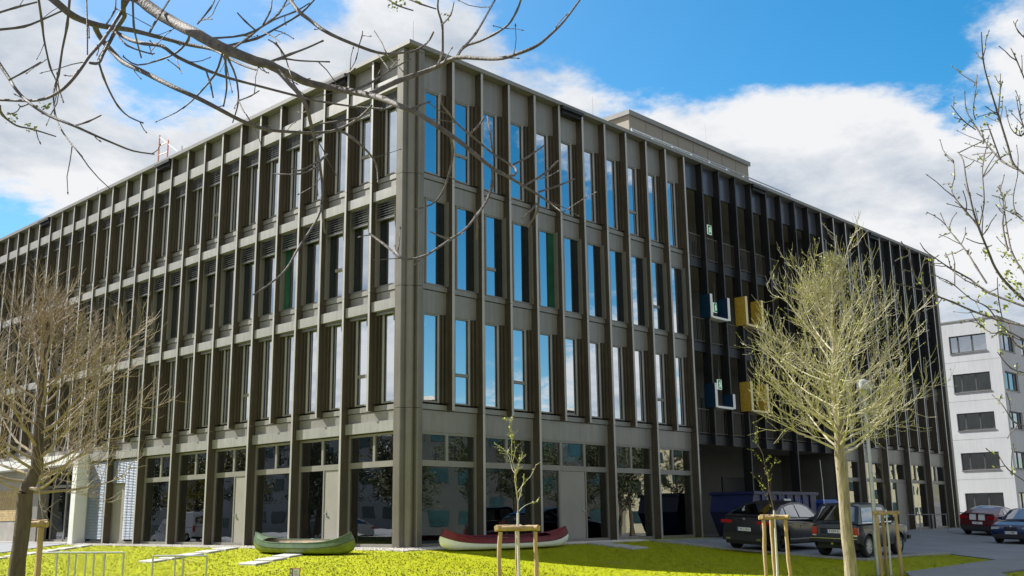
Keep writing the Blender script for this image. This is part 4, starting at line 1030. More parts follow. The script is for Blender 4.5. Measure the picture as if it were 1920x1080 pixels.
BO = [
 ([(255, -6), (292, 22), (333, 46), (364, 61), (394, 78), (428, 94), (480, 115), (502, 120), (526, 132), (551, 143), (577, 155), (620, 164), (655, 171), (695, 179), (718, 185), (748, 198), (784, 213), (840, 250), (875, 276), (923, 315), (947, 328), (982, 349), (1009, 365), (1035, 384), (1059, 401)], 27, 3, 0),
 ([(696, 176), (744, 153), (795, 135), (822, 124), (856, 108), (909, 110), (943, 109), (978, 98), (1008, 85), (1033, 64), (1058, 39), (1090, -4)], 13, 4, .0),
 ([(856, 108), (870, 88), (898, 78), (927, 64), (953, 46), (969, 20), (978, -4)], 7, 4, .05), ([(870, 88), (891, 64), (909, 34), (930, -4)], 5, 4, .05),
 ([(820, 123), (829, 101), (830, 76), (829, 46), (821, 18), (822, -4)], 7, 4, -.05), ([(829, 46), (845, 28), (851, 4)], 4, 3, -.05),
 ([(94, -6), (117, 14), (139, 31), (172, 44), (206, 51), (244, 56), (292, 68), (350, 83), (397, 92), (417, 102), (450, 120), (480, 131)], 17, 4, .35),
 ([(211, 56), (242, 74), (272, 82), (303, 86), (333, 107), (386, 131), (428, 146), (480, 160), (553, 179), (594, 189), (665, 200), (718, 204)], 9, 4, .4),
 ([(176, 44), (183, 61), (194, 78), (211, 97), (231, 117), (261, 131), (300, 151), (333, 167), (369, 183), (408, 203), (450, 225), (496, 242), (542, 247), (591, 249), (633, 243), (672, 222), (697, 198)], 13, 5, .3),
 ([(232, -6), (231, 22), (233, 31), (219, 53), (206, 78), (194, 100), (185, 118), (169, 118)], 12, 6, .1), ([(186, 119), (194, 144), (206, 172), (222, 200), (242, 219), (269, 231)], 5, 3, .1),
 ([(244, -6), (222, 31), (206, 56), (189, 81), (167, 106), (150, 131), (128, 158), (106, 175), (81, 186), (50, 189), (-10, 187)], 8, 6, -.1),
 ([(-6, 112), (17, 147), (31, 169), (56, 194), (92, 217), (139, 236), (172, 251), (211, 268), (250, 283), (289, 289)], 8, 3, -.2), ([(17, 150), (45, 135), (77, 116)], 4, 3, -.2), ([(139, 236), (165, 228), (190, 216)], 4, 3, -.2),
 ([(72, -6), (79, 42), (83, 75), (94, 125), (106, 153), (119, 192)], 6, 3, .15), ([(131, -6), (126, 47), (117, 92), (110, 139), (101, 172), (103, 214), (119, 250), (154, 294)], 6, 3, -.15),
 ([(162, -6), (164, 56), (164, 103)], 4, 3, .2), ([(-6, 25), (30, 14), (69, 4)], 5, 4, .3), ([(-6, 56), (44, 50), (81, 36), (119, 19)], 6, 4, .3), ([(249, -6), (251, 47), (257, 78), (265, 108)], 5, 3, -.1),
 ([(354, 61), (353, 75), (333, 97), (303, 111), (258, 122), (231, 106)], 6, 3, .05), ([(422, 98), (424, 133), (425, 167), (419, 200)], 6, 3, -.05), ([(424, 100), (428, 111), (442, 144), (447, 189), (436, 230)], 6, 3, .05), ([(417, 100), (403, 139), (369, 180), (343, 203)], 5, 3, .1),
 ([(447, 189), (470, 180), (486, 170)], 3, 2.5, .05), ([(447, 186), (455, 205), (462, 215)], 3, 2.5, .05), ([(0, 200), (4, 215), (30, 235), (60, 242), (105, 256)], 6, 3, -.3), ([(56, 194), (40, 200), (35, 196)], 3, 2.5, -.2),
 ([(522, 134), (543, 157), (563, 179), (577, 206), (581, 225), (592, 268), (599, 307), (604, 345), (602, 388), (590, 419), (562, 461), (537, 504), (506, 532), (474, 553)], 10, 3, -.05), ([(603, 385), (606, 410), (609, 437)], 5, 4, -.05),
 ([(597, 303), (562, 320), (545, 315)], 4, 2.5, -.05), ([(596, 312), (562, 326), (513, 326)], 4, 2.5, -.05), ([(598, 305), (606, 296), (614, 289)], 5, 4, -.05),
 ([(536, -12), (559, 20), (583, 39), (604, 55), (630, 69), (671, 86), (706, 98), (734, 101), (760, 98), (776, 96), (801, 80), (813, 60)], 9, 4, .2), ([(672, 88), (678, 70), (680, 58)], 3, 2, .2), ([(672, 88), (668, 110), (656, 132)], 3, 2, .2), ([(706, 98), (722, 120), (732, 134)], 3, 2, .2), ([(702, 58), (716, 80), (722, 96)], 3, 2, .2),
 ([(500, 118), (543, 102), (575, 90), (606, 76)], 6, 4, 0), ([(520, 112), (534, 110), (563, 114), (618, 116)], 5, 3, 0), ([(536, 108), (520, 85), (503, 74)], 4, 3, 0), ([(536, 110), (545, 140), (550, 158)], 3, 2, 0),
 ([(439, 90), (467, 69), (492, 49), (522, 26), (541, -6)], 6, 4, .1), ([(426, 86), (481, 72), (514, 55), (563, 26), (594, -6)], 6, 4, .15), ([(395, 72), (461, 65), (514, 37), (553, 22), (580, 6)], 5, 3, .2), ([(478, 56), (460, 40), (445, 24)], 4, 3, .1), ([(492, 49), (507, 20), (510, -4)], 4, 3, .1), ([(490, 58), (510, 68), (525, 79)], 3, 2, .15),
 ([(923, 315), (923, 346), (911, 378), (893, 405), (870, 432), (846, 448), (819, 466), (793, 481), (754, 485), (724, 461), (693, 438)], 7, 4, .05), ([(846, 448), (831, 445), (806, 434)], 4, 3, .05), ([(793, 480), (783, 490), (777, 497)], 4, 3, .05), ([(754, 485), (742, 472), (740, 460)], 5, 4, .05), ([(893, 405), (895, 425), (893, 447)], 5, 4, .05),
 ([(844, 253), (849, 284), (843, 322), (828, 364), (807, 384), (776, 393)], 6, 3.5, -.05), ([(952, 330), (964, 328), (968, 320), (958, 309), (923, 287), (887, 257), (858, 233), (838, 208), (828, 195), (827, 175)], 6, 3.5, .05),
 ([(961, 309), (988, 295), (1021, 272)], 4.5, 3.5, .05), ([(881, 251), (895, 238), (908, 221)], 4.5, 3.5, .05), ([(923, 284), (919, 250), (914, 218)], 4.5, 3.5, .05), ([(985, 347), (1021, 325), (1047, 301)], 4.5, 3.5, 0), ([(1009, 360), (1044, 349), (1078, 335)], 4.5, 3, 0), ([(1010, 368), (1007, 396), (990, 426)], 5, 4, 0), ([(1007, 381), (992, 398), (978, 410)], 4, 3, 0),
 ([(769, 204), (785, 198), (807, 190)], 4.5, 3.5, 0), ([(670, 222), (640, 226), (600, 232)], 4, 3, .3), ([(633, 243), (660, 258), (690, 285), (706, 310), (709, 342)], 6, 4, .3), ([(655, 171), (690, 158), (735, 130), (770, 110)], 6, 3, .1),
 ([(720, -6), (745, 10), (775, 20)], 4, 3, .1), ([(760, -4), (790, 8), (818, 17)], 4, 3, .1), ([(370, 45), (395, 15), (404, -4)], 4, 3, .1), ([(372, 40), (385, 36), (398, 36)], 3, 2.5, .1), ([(280, 62), (292, 40), (320, -4)], 5, 4, .2), ([(200, 45), (215, 20), (217, -4)], 4, 3, .2), ([(216, 60), (238, 85), (280, 100), (289, 100)], 4, 3, .3), ([(330, 105), (335, 125), (341, 138)], 3, 2.5, .4), ([(386, 131), (395, 160), (400, 184)], 4, 3, .4)]
tp = at(-420, 500, 4.4)
LK = [([None, (-250, -330, 0), (60, -180, 0), (255, -4, .0)], 60, 26), ([None, (-330, -200, .3), (-60, -90, .35), (96, -4, .35)], 40, 16), ([(60, -180, 0), (180, -120, .05), (232, -4, .1)], 22, 12), ([(180, -120, .05), (240, -60, -.1), (244, -4, -.1)], 14, 8),
      ([(60, -180, 0), (330, -150, .2), (536, -10, .2)], 22, 9), ([(180, -120, .05), (150, -60, .1), (72, -4, .15)], 10, 6), ([(150, -60, .1), (140, -30, 0), (131, -4, -.15)], 8, 6), ([None, (-220, 20, -.2), (-6, 112, -.2)], 20, 8), ([(-220, 20, -.2), (-120, 30, .2), (-6, 25, .3)], 9, 5), ([(-220, 20, -.2), (-120, 60, .2), (-6, 56, .3)], 9, 6), ([(-220, 20, -.2), (-100, 120, -.3), (0, 200, -.3)], 9, 6), ([(330, -150, .2), (560, -80, .1), (760, -4, .1)], 10, 4)]
fg, lf = drawn_tree('overhanging_tree', 'tree with bare boughs hanging across the sky before the building corner', (tp.x, tp.y), .15, 4.5, BO, LK, 21, m_limb, 0, .01, 2.2, 4.6, m_bud)
off = Vector(fg.location)
for px, py, n in ((82, 198, 16), (22, 220, 26), (55, 237, 14), (738, 10, 14), (754, 4, 8), (837, 32, 6), (787, 4, 8)):
    for k in range(n): leafq(lf, at(px + rnd.gauss(0, 6), py + rnd.gauss(0, 5), 4.3) - off, rnd.uniform(.006, .013))
    q = MB(); c0 = at(px, py, 4.3) - off
tag(lf.build('buds', m_bud, fg), kind='stuff')
RB = [([(1926, 329), (1901, 310), (1890, 274), (1871, 213), (1854, 157), (1844, 116), (1840, 60)], 7, 2.5, 0), ([(1872, 210), (1875, 175), (1876, 138)], 4, 2, 0), ([(1907, 317), (1879, 302), (1851, 271), (1832, 241), (1812, 207), (1809, 171)], 5.5, 2, .1), ([(1829, 243), (1804, 224), (1783, 197)], 3.5, 2, .1), ([(1829, 224), (1825, 204), (1832, 152)], 3.5, 2, .1), ([(1876, 300), (1858, 250), (1850, 230)], 4, 2.5, .2),
 ([(1926, 568), (1887, 531), (1866, 502), (1853, 471), (1835, 427), (1824, 391), (1812, 340), (1806, 300), (1795, 285)], 8, 2, -.1), ([(1920, 574), (1855, 549), (1819, 523), (1785, 505), (1754, 484), (1735, 470), (1725, 455)], 6, 2, .2), ([(1850, 531), (1830, 500), (1814, 474), (1791, 445), (1775, 425), (1763, 399)], 5, 2, .1),
 ([(1926, 612), (1868, 598), (1824, 583), (1788, 567), (1752, 552), (1721, 526), (1708, 495), (1704, 469)], 6.5, 3, -.3), ([(1721, 526), (1728, 505), (1735, 482)], 3.5, 2.5, -.3), ([(1830, 417), (1809, 394), (1785, 360), (1790, 330), (1788, 300)], 4.5, 2, 0), ([(1835, 427), (1845, 380), (1842, 320), (1846, 290)], 4.5, 2, .1), ([(1890, 470), (1880, 420), (1885, 380), (1870, 350)], 5, 2, .2), ([(1926, 520), (1900, 480), (1890, 440), (1884, 400), (1880, 372)], 6, 2, .2),
 ([(1926, 160), (1905, 110), (1895, 90)], 4, 2, .1), ([(1926, 420), (1905, 400), (1900, 370), (1908, 330)], 5, 2, 0), ([(1926, 255), (1912, 215), (1905, 180)], 4, 2, .2), ([(1868, 598), (1850, 575), (1820, 560), (1790, 535), (1775, 525)], 3.5, 2, 0), ([(1890, 605), (1900, 640), (1926, 660)], 4, 3, 0), ([(1880, 600), (1872, 560), (1870, 520)], 3, 2, 0), ([(1926, 640), (1885, 620), (1860, 625), (1830, 605), (1800, 600)], 4, 2, -.1), ([(1926, 235), (1915, 255), (1895, 240), (1885, 200)], 4, 2, .2), ([(1926, 75), (1910, 60), (1900, 40)], 4, 2, .2),
 ([(1926, 800), (1900, 790), (1880, 760), (1860, 740)], 4, 2, .3), ([(1926, 905), (1890, 880), (1870, 850)], 3, 2, .4), ([(1926, 700), (1895, 690), (1870, 660)], 3.5, 2, .4)]
tp = at(2230, 700, 6.2)
LK2 = [([None, (2150, 620, 0), (1926, 570, -.1)], 40, 9), ([(2150, 620, 0), (2040, 420, 0), (1926, 329, 0)], 24, 8), ([None, (2100, 700, 0), (1926, 612, -.3)], 22, 8), ([(2040, 420, 0), (2000, 240, .1), (1926, 160, .1)], 14, 5), ([(2150, 620, 0), (2000, 480, .1), (1926, 420, .1)], 14, 6), ([(2000, 480, .1), (1960, 530, .2), (1926, 520, .2)], 9, 6), ([(2000, 240, .1), (1960, 260, .2), (1926, 255, .2)], 8, 5), ([(2000, 240, .1), (1980, 120, .2), (1926, 75, .2)], 8, 5), ([(2100, 700, 0), (2000, 760, .3), (1926, 800, .3)], 9, 5), ([(2000, 760, .3), (1980, 860, .4), (1926, 905, .4)], 7, 4), ([(2100, 700, 0), (2000, 700, .4), (1926, 700, .4)], 8, 5), ([(2100, 700, 0), (2000, 650, .0), (1926, 640, -.1)], 8, 5)]
rt, lf = drawn_tree('budding_tree', 'tree with thin upright twigs and yellow green buds beside the white block', (tp.x, tp.y), .12, 6.2, RB, LK2, 33, m_limb, 3, .013, 9, 3.4, m_bud)
off = Vector(rt.location)
for k in range(26):
    px, py = rnd.uniform(1830, 1922), rnd.uniform(470, 620)
    for j in range(9): leafq(lf, at(px + rnd.gauss(0, 5), py + rnd.gauss(0, 5), 6.2 + rnd.uniform(-.2, .2)) - off, rnd.uniform(.008, .018))
tag(lf.build('buds', m_bud, rt), kind='stuff')

# ------------------------------------------------------------------ vehicles
m_tyre = mat('tyre_rubber', (.015, .015, .016), .8, 0, .2, 8); m_rim = mat('alloy_rim', (.45, .46, .47), .3, .9); m_rimd = mat('dark_rim', (.05, .05, .055), .35, .8); m_rimw = mat('pale_steel_rim', (.55, .55, .53), .45, .3)
m_cglass = glass('car_glass', (.10, .12, .13), .30, wav=0); m_red = mat('red_lamp', (.42, .01, .012), .15, coat=.6); m_hl = mat('headlamp', (.72, .76, .80), .08, .5, coat=.6)
m_trim = mat('black_trim', (.018, .018, .02), .55); m_chrome = mat('chrome', (.70, .70, .70), .12, 1); m_plate = mat('plate_white', (.75, .75, .73), .5); m_pblue = mat('plate_blue', (.02, .06, .35), .5); m_ink = mat('plate_ink', (.01, .01, .01), .6)
m_stripe = mat('white_stripe', (.75, .75, .75), .3, coat=.5); m_cab = mat('cabin_dark', (.03, .03, .032), .8)
def text_mesh(s_, size, m_, thick=.0015):
    cu = bpy.data.curves.new('t', 'FONT'); cu.body = s_; cu.size = size; cu.align_x = 'CENTER'; cu.align_y = 'CENTER'; cu.extrude = thick
    o = bpy.data.objects.new('t', cu); col.objects.link(o); bpy.context.view_layer.update()
    me = bpy.data.meshes.new_from_object(o.evaluated_get(bpy.context.evaluated_depsgraph_get())); bpy.data.objects.remove(o); bpy.data.curves.remove(cu)
    me.materials.clear(); me.materials.append(m_); return me
def lerp(a_, b__, t): return a_ + (b__ - a_) * t
def pcurve(pts, x):
    for (x0, z0), (x1, z1) in zip(pts, pts[1:]):
        if x0 <= x <= x1: return lerp(z0, z1, (x - x0) / (x1 - x0) if x1 > x0 else 0)
    return pts[0][1] if x < pts[0][0] else pts[-1][1]
def car(name, label, S, xy, heading):
    x, y = xy; n_ = gnormal(x, y); e = empty(name, (x, y, gz(x, y) + .03), label, S.get('cat', 'car'))
    e.rotation_mode = 'QUATERNION'; e.rotation_quaternion = Vector((0, 0, 1)).rotation_difference(n_) @ Matrix.Rotation(heading, 3, 'Z').to_quaternion()
    w, paint = S['w'] / 2, S['paint']; top = S['top']; wr = S['wr']; bot = S['bot']; ar = wr * 1.13
    # body: stations along the length, each a rounded half section
    x0, x1 = top[0][0], top[-1][0]; xs_ = sorted({round(x0 + (x1 - x0) * i / 44, 4) for i in range(45)} | {round(a_ + ar * math.cos(math.pi * k / 10), 4) for a_ in S['ax'] for k in range(11)} | {round(p_[0], 4) for p_ in top})
    rings = []
    for xx in xs_:
        zt = pcurve(top, xx); zb = bot + .10 * max(0, (abs(xx) - (x1 - .35)) / .35 if xx > 0 else (abs(xx) - (-x0 - .35)) / .35)
        tf = max(0, 1 - min(xx - x0, x1 - xx) / S.get('round', .5)); wd = w * (1 - S.get('taper', .13) * tf ** 1.8)
        arch = 0
        for a_ in S['ax']:
            dx = abs(xx - a_)
            if dx < ar: arch = max(arch, wr + math.sqrt(ar * ar - dx * dx))
        zs_ = max(zb, arch) if arch else zb
        zm = max(lerp(zb, zt, S.get('waist', .62)), zs_ + .02); zt2 = max(zt, zm + .03)
        rings.append([(xx, wd * .97, zs_), (xx, wd, max(lerp(zb, zt, .35), zs_ + .005)), (xx, wd * 1.0, zm), (xx, wd * .975, lerp(zm, zt2, .72)), (xx, wd * .90, zt2 - .012), (xx, wd * .72, zt2), (xx, 0, zt2 + .012)])
    b = MB()
    for sg in (1, -1):
        b.flip = sg < 0; b.loft([[(p_[0], p_[1] * sg, p_[2]) for p_ in r_] for r_ in rings], False, False)
    b.flip = False
    for r_ in (rings[0], rings[-1]):
        lst = [(p_[0], p_[1], p_[2]) for p_ in r_] + [(p_[0], -p_[1], p_[2]) for p_ in r_[::-1][1:]]; b.add(lst, [tuple(range(len(lst)))])
    body = b.build('body', paint, e, 38)
    u = MB(); u.box(x0 + .12, x1 - .12, -w * .80, w * .80, bot * .75, bot + .28); u.build('underbody', m_trim, e)
    # cabin
    cb = S['cab']; zr = max(p_[1] for p_ in cb); z0 = cb[0][1]
    def hw(z): return lerp(w * S.get('cw0', .93), w * S.get('cw1', .72), max(0, min(1, (z - z0) / (zr - z0))) ** 1.1)
    def hwx(z, xx): return hw(z)
    c = MB(); lp = [(p_[0], hw(p_[1]), p_[1]) for p_ in cb]; n = len(lp)
    for i in range(n - 1):
        a_, d_ = lp[i], lp[i + 1]
        row = lambda p_: [(p_[0], p_[1], p_[2]), (p_[0], p_[1] * .86, p_[2] + .022), (p_[0], p_[1] * .45, p_[2] + .04), (p_[0], -p_[1] * .45, p_[2] + .04), (p_[0], -p_[1] * .86, p_[2] + .022), (p_[0], -p_[1], p_[2])]
        c.loft([row(a_), row(d_)], False, False)
    c.add([p_ for p_ in lp], [tuple(range(n))]); c.add([(p_[0], -p_[1], p_[2]) for p_ in lp], [tuple(range(n))[::-1]])
    cabin = c.build('cabin', S.get('roof', paint), e, 35)
    def end_glass(i, j, mg, t0, t1, nm):
        a_, d_ = lp[i], lp[j]; P0 = [lerp(a_[k], d_[k], t0) for k in range(3)]; P1 = [lerp(a_[k], d_[k], t1) for k in range(3)]
        nx_, nz_ = (P1[2] - P0[2]), -(P1[0] - P0[0])
        l_ = math.hypot(nx_, nz_); nx_, nz_ = nx_ / l_ * .012, nz_ / l_ * .012
        if nz_ < 0: nx_, nz_ = -nx_, -nz_
        r_ = []
        for P_ in (P0, P1):
            f_ = P_[1] - mg; r_.append([(P_[0] + nx_, s_ * f_, P_[2] + nz_ + z_) for s_, z_ in ((1, .004), (.86, .024), (.45, .041), (-.45, .041), (-.86, .024), (-1, .004))])
        q = MB(); q.loft(r_, False, False); q.build(nm, m_cglass, cabin)
    end_glass(*S['rear_g'], 'rear_window'); end_glass(*S['front_g'], 'windscreen')
    for pl_ in S['sideg']:
        for s_ in (1, -1):
            q = MB(); vv = [(p_[0], s_ * (hw(p_[1]) + .010), p_[1]) for p_ in pl_]; q.add(vv + [(p_[0], p_[1] - s_ * .008, p_[2]) for p_ in vv], [tuple(range(len(vv))), tuple(range(len(vv), 2 * len(vv)))[::-1]]); q.build('side_window', m_cglass, cabin)
    if S.get('sill_trim'):
        for s_ in (1, -1):
            a_ = S['sideg']; xx0, xx1 = min(p_[0] for g_ in a_ for p_ in g_), max(p_[0] for g_ in a_ for p_ in g_); zz = min(p_[1] for g_ in a_ for p_ in g_)
            q = MB(); q.box(xx0, xx1, s_ * (hw(zz) + .008) - .008, s_ * (hw(zz) + .008) + .008, zz - .045, zz - .012); q.build('window_trim', m_chrome, cabin)
    # wheels
    for a_ in S['ax']:
        for s_ in (1, -1):
            q = MB(); yy = s_ * (w - .125); T = .105; pr = [(.0, wr * .60), (.02, wr * .66), (0, wr * .93), (.03, wr), (2 * T - .03, wr), (2 * T, wr * .93), (2 * T, wr * .6)]; n = 28
            rg = [[(a_ + r_ * math.cos(2 * math.pi * k / n), yy - T + t_, wr + r_ * math.sin(2 * math.pi * k / n)) for t_, r_ in pr] for k in range(n + 1)]
            q.loft(rg, False, False); wh = q.build('tyre', m_tyre, e, 40)
            q = MB(); yo = yy + s_ * (T - .02); rk = S.get('rim', m_rim)
            rr_ = [[(a_ + r_ * math.cos(2 * math.pi * k / n), yo + o_ * s_, wr + r_ * math.sin(2 * math.pi * k / n)) for r_, o_ in ((wr * .66, .012), (wr * .60, .012), (wr * .57, -.05), (wr * .3, -.06))] for k in range(n + 1)]
            q.loft(rr_, False, False)
            ns = S.get('spokes', 5)
            for k in range(ns):
                an = 2 * math.pi * k / ns + .3; ca, sa = math.cos(an), math.sin(an); px_, pz_ = -sa, ca; hw_ = wr * .085
                vv = [(a_ + ca * r_ + px_ * t_, yo + s_ * o_, wr + sa * r_ + pz_ * t_) for o_ in (.004, -.04) for r_, t_ in ((wr * .08, -hw_), (wr * .6, -hw_), (wr * .6, hw_), (wr * .08, hw_))]
                q.add(vv, [(0, 1, 2, 3), (7, 6, 5, 4), (0, 4, 5, 1), (1, 5, 6, 2), (2, 6, 7, 3), (3, 7, 4, 0)])
            q.tube([(a_, yo - s_ * .04, wr), (a_, yo + s_ * .012, wr)], wr * .16, 14); q.build('rim', rk, wh, 40)
    # lamps, plates, bumpers, mirrors, handles
    for nm, m_, xx, y0_, y1_, za, zb_, th in S['bits']:
        for s_ in ((1, -1) if y0_ > 0 or (y0_ >= 0 and y1_ > 0 and nm.startswith('side')) else (1,)):
            ya, yb_ = sorted((y0_ * s_, y1_ * s_)); q = MB(); q.box(min(xx, xx + th), max(xx, xx + th), ya, yb_, za, zb_); q.build(nm, m_, e)
    for xx, zz, txt, d_ in S['plates']:
        q = MB(); q.box(xx - .008, xx + .008, -.26, .26, zz - .057, zz + .057); pl_ = q.build('number_plate', m_plate, e)
        q = MB(); q.box(min(xx, xx + d_ * .0105), max(xx, xx + d_ * .0105), (-.26 if d_ > 0 else .215), (-.215 if d_ > 0 else .26), zz - .056, zz + .056); q.build('blue_band', m_pblue, pl_)
        t_ = put('plate_text', text_mesh(txt, .105, m_ink), pl_, (xx + d_ * .0095, -.02 * d_, zz), (R(90), 0, R(90) if d_ > 0 else R(-90)))
    mx, mz = S['mirror']
    for s_ in (1, -1):
        q = MB(); yy = s_ * (hw(mz) + .10); q.loft([[(mx + o_, yy + s_ * a_, mz + b__) for a_, b__ in ((-.09, -.05), (.10, -.06), (.10, .06), (-.07, .07))] for o_ in (-.05, .04)] + [[(mx + .10, yy + s_ * a_, mz + b__) for a_, b__ in ((-.06, -.03), (.06, -.03), (.06, .03), (-.05, .04))]]); q.box(mx - .02, mx + .03, min(yy - s_ * .14, yy), max(yy - s_ * .14, yy), mz - .04, mz - .01); q.build('wing_mirror', S.get('mir', paint), e)
    for hx in S['handles']:
        for s_ in (1, -1):
            zz = pcurve(top, hx) - .13; q = MB(); yy = s_ * w; q.box(hx - .11, hx + .11, min(yy - s_ * .02, yy + s_ * .022), max(yy - s_ * .02, yy + s_ * .022), zz, zz + .025); q.build('door_handle', S.get('hm', paint), e)
    for dx in S['seams']:
        for s_ in (1, -1):
            zz = pcurve(top, dx); q = MB(); yy = s_ * (w + .0015); q.box(dx - .006, dx + .006, min(yy - s_ * .03, yy), max(yy - s_ * .03, yy), bot + .12, zz - .16); q.build('door_seam', m_trim, e)
    return e
def paint(name, c, metal=.0): return mat(name, c, .30, metal, .05, 2, 0, 40, coat=.35)
p_blk = paint('black_paint', (.008, .008, .010)); p_dgr = paint('dark_green_black_paint', (.014, .018, .022)); p_mar = paint('maroon_paint', (.09, .004, .008)); p_blu = paint('blue_paint', (.004, .018, .085), .3)
SUV = dict(w=1.92, paint=p_blk, wr=.36, bot=.30, ax=(-1.42, 1.42), rim=m_rimd, spokes=5, round=.7, taper=.16, cw1=.66,
    top=[(-2.33, .62), (-2.31, .95), (-2.25, 1.10), (-1.9, 1.13), (-1.0, 1.06), (.2, 1.02), (1.1, 1.0), (1.8, .92), (2.2, .80), (2.33, .60)],
    cab=[(-2.12, 1.10), (-1.75, 1.28), (-1.1, 1.51), (-.35, 1.61), (.25, 1.60), (.7, 1.47), (1.35, 1.02)],
    rear_g=(1, 2, .14, -.35, .85), front_g=(5, 6, .12, -.15, .9), sill_trim=True, mirror=(.78, 1.10), handles=(-.95, .1), seams=(-1.15, -.25, .95),
    sideg=[[(-1.6, 1.14), (-1.12, 1.15), (-1.08, 1.42), (-1.2, 1.40)], [(-1.04, 1.15), (-.28, 1.13), (-.30, 1.53), (-.62, 1.51), (-1.0, 1.44)], [(-.20, 1.13), (.98, 1.10), (.55, 1.44), (.22, 1.53), (-.22, 1.54)]],
    bits=[('tail_lamp', m_red, -2.32, .48, .90, .90, 1.00, .10), ('rear_bumper', m_trim, -2.36, -.80, .80, .33, .55, .2), ('exhaust', m_chrome, -2.38, .5, .66, .37, .43, .1), ('badge', m_chrome, -2.33, -.04, .04, 1.02, 1.08, .03), ('headlamp', m_hl, 2.12, .5, .86, .70, .82, .16), ('grille', m_trim, 2.30, -.4, .4, .5, .75, .05), ('side_skirt', m_chrome, -1.0, .955, .972, .40, .43, 2.0), ('side_rail', m_trim, -1.0, .94, .975, .31, .39, 2.0)],
    plates=[(-2.345, .72, 'P SV 1154', -1)])
car('coupe_suv', 'black coupe shaped SUV with sloping rear beside the blue skip', SUV, (13.05, -4.75), 0)
NIVA = dict(w=1.66, paint=p_dgr, wr=.345, bot=.36, ax=(-1.12, 1.08), rim=m_rimw, spokes=8, round=.35, taper=.07, cw0=.95, cw1=.80, waist=.70,
    top=[(-1.80, .55), (-1.79, .98), (-1.76, 1.03), (-1.2, 1.04), (.5, 1.04), (.72, 1.03), (1.5, .97), (1.78, .93), (1.86, .82), (1.87, .55)],
    cab=[(-1.77, 1.03), (-1.60, 1.30), (-1.44, 1.57), (-1.28, 1.62), (.10, 1.63), (.28, 1.58), (.74, 1.03)],
    rear_g=(0, 2, .13, .12, .93), front_g=(5, 6, .10, .08, .93), sill_trim=True, mirror=(.52, 1.16), handles=(-.35,), seams=(-.50, .56), hm=m_chrome, mir=m_trim,
    sideg=[[(-1.50, 1.11), (-.56, 1.10), (-.54, 1.53), (-1.28, 1.53), (-1.36, 1.50)], [(-.47, 1.10), (.30, 1.10), (.30, 1.20), (.12, 1.53), (-.46, 1.54)], [(.36, 1.10), (.58, 1.10), (.36, 1.36)]],
    bits=[('tail_lamp', m_red, -1.815, .60, .79, .70, .93, .06), ('reversing_lamp', m_hl, -1.818, .63, .76, .655, .695, .06), ('rear_bumper', m_trim, -1.92, -.80, .80, .47, .59, .14), ('bumper_strip', m_chrome, -1.932, -.79, .79, .575, .60, .05), ('plate_panel', m_trim, -1.812, -.50, .50, .72, .90, .03), ('front_bumper', m_trim, 1.84, -.82, .82, .48, .60, .16), ('headlamp', m_hl, 1.83, .45, .70, .66, .86, .05), ('bonnet_lip', m_trim, 1.84, -.4, .4, .66, .86, .04), ('tow_hitch', m_chrome, -2.0, -.04, .04, .40, .46, .12), ('side_rail', m_trim, -.7, .815, .838, .38, .43, 1.4)],
    plates=[(-1.822, .80, 'P DM 4', -1)])
nv = car('boxy_four_wheel_drive', 'dark boxy four wheel drive car parked beside the black coupe SUV', NIVA, (12.85, -7.85), 0)
q = MB(); q.tube([(-1.05, .70, 1.63), (-1.07, .71, 2.3), (-1.12, .74, 3.05)], [.014, .010, .008], 5); q.build('antenna', m_white, nv)
MUS = dict(w=1.90, paint=p_mar, wr=.35, bot=.25, ax=(-1.36, 1.38), rim=m_rimd, spokes=10, round=.55, taper=.12, cw1=.66,
    top=[(-2.36, .55), (-2.36, .92), (-2.28, 1.02), (-1.7, 1.02), (-.9, .95), (.5, .93), (1.5, .88), (2.2, .76), (2.4, .55)],
    cab=[(-1.95, 1.01), (-1.4, 1.20), (-.75, 1.36), (-.2, 1.39), (.25, 1.33), (.95, .93)],
    rear_g=(0, 2, .16, .18, .9), front_g=(4, 5, .10, .05, .92), mirror=(.6, 1.0), handles=(-.35,), seams=(-.55, .75),
    sideg=[[(-.62, 1.02), (.55, 1.0), (.15, 1.27), (-.25, 1.32), (-.60, 1.31)], [(-1.2, 1.04), (-.70, 1.03), (-.70, 1.29), (-.95, 1.22)]],
    bits=[('tail_lamp', m_red, -2.375, .50, .60, .80, .94, .04), ('tail_lamp', m_red, -2.375, .63, .73, .80, .94, .04), ('tail_lamp', m_red, -2.375, .76, .85, .80, .94, .04), ('stripe', m_stripe, -2.378, .06, .36, .74, 1.0, .05), ('lid_stripe', m_stripe, -2.33, .06, .36, 1.0, 1.045, .4), ('rear_bumper', m_trim, -2.39, -.8, .8, .27, .48, .2), ('spoiler', p_mar, -2.40, -.82, .82, 1.03, 1.07, .16), ('headlamp', m_hl, 2.2, .5, .8, .62, .74, .14)],
    plates=[(-2.385, .60, 'P 500', -1)])
car('striped_coupe', 'maroon coupe with two white stripes across its tail', MUS, (35.5, -4.1), 0)
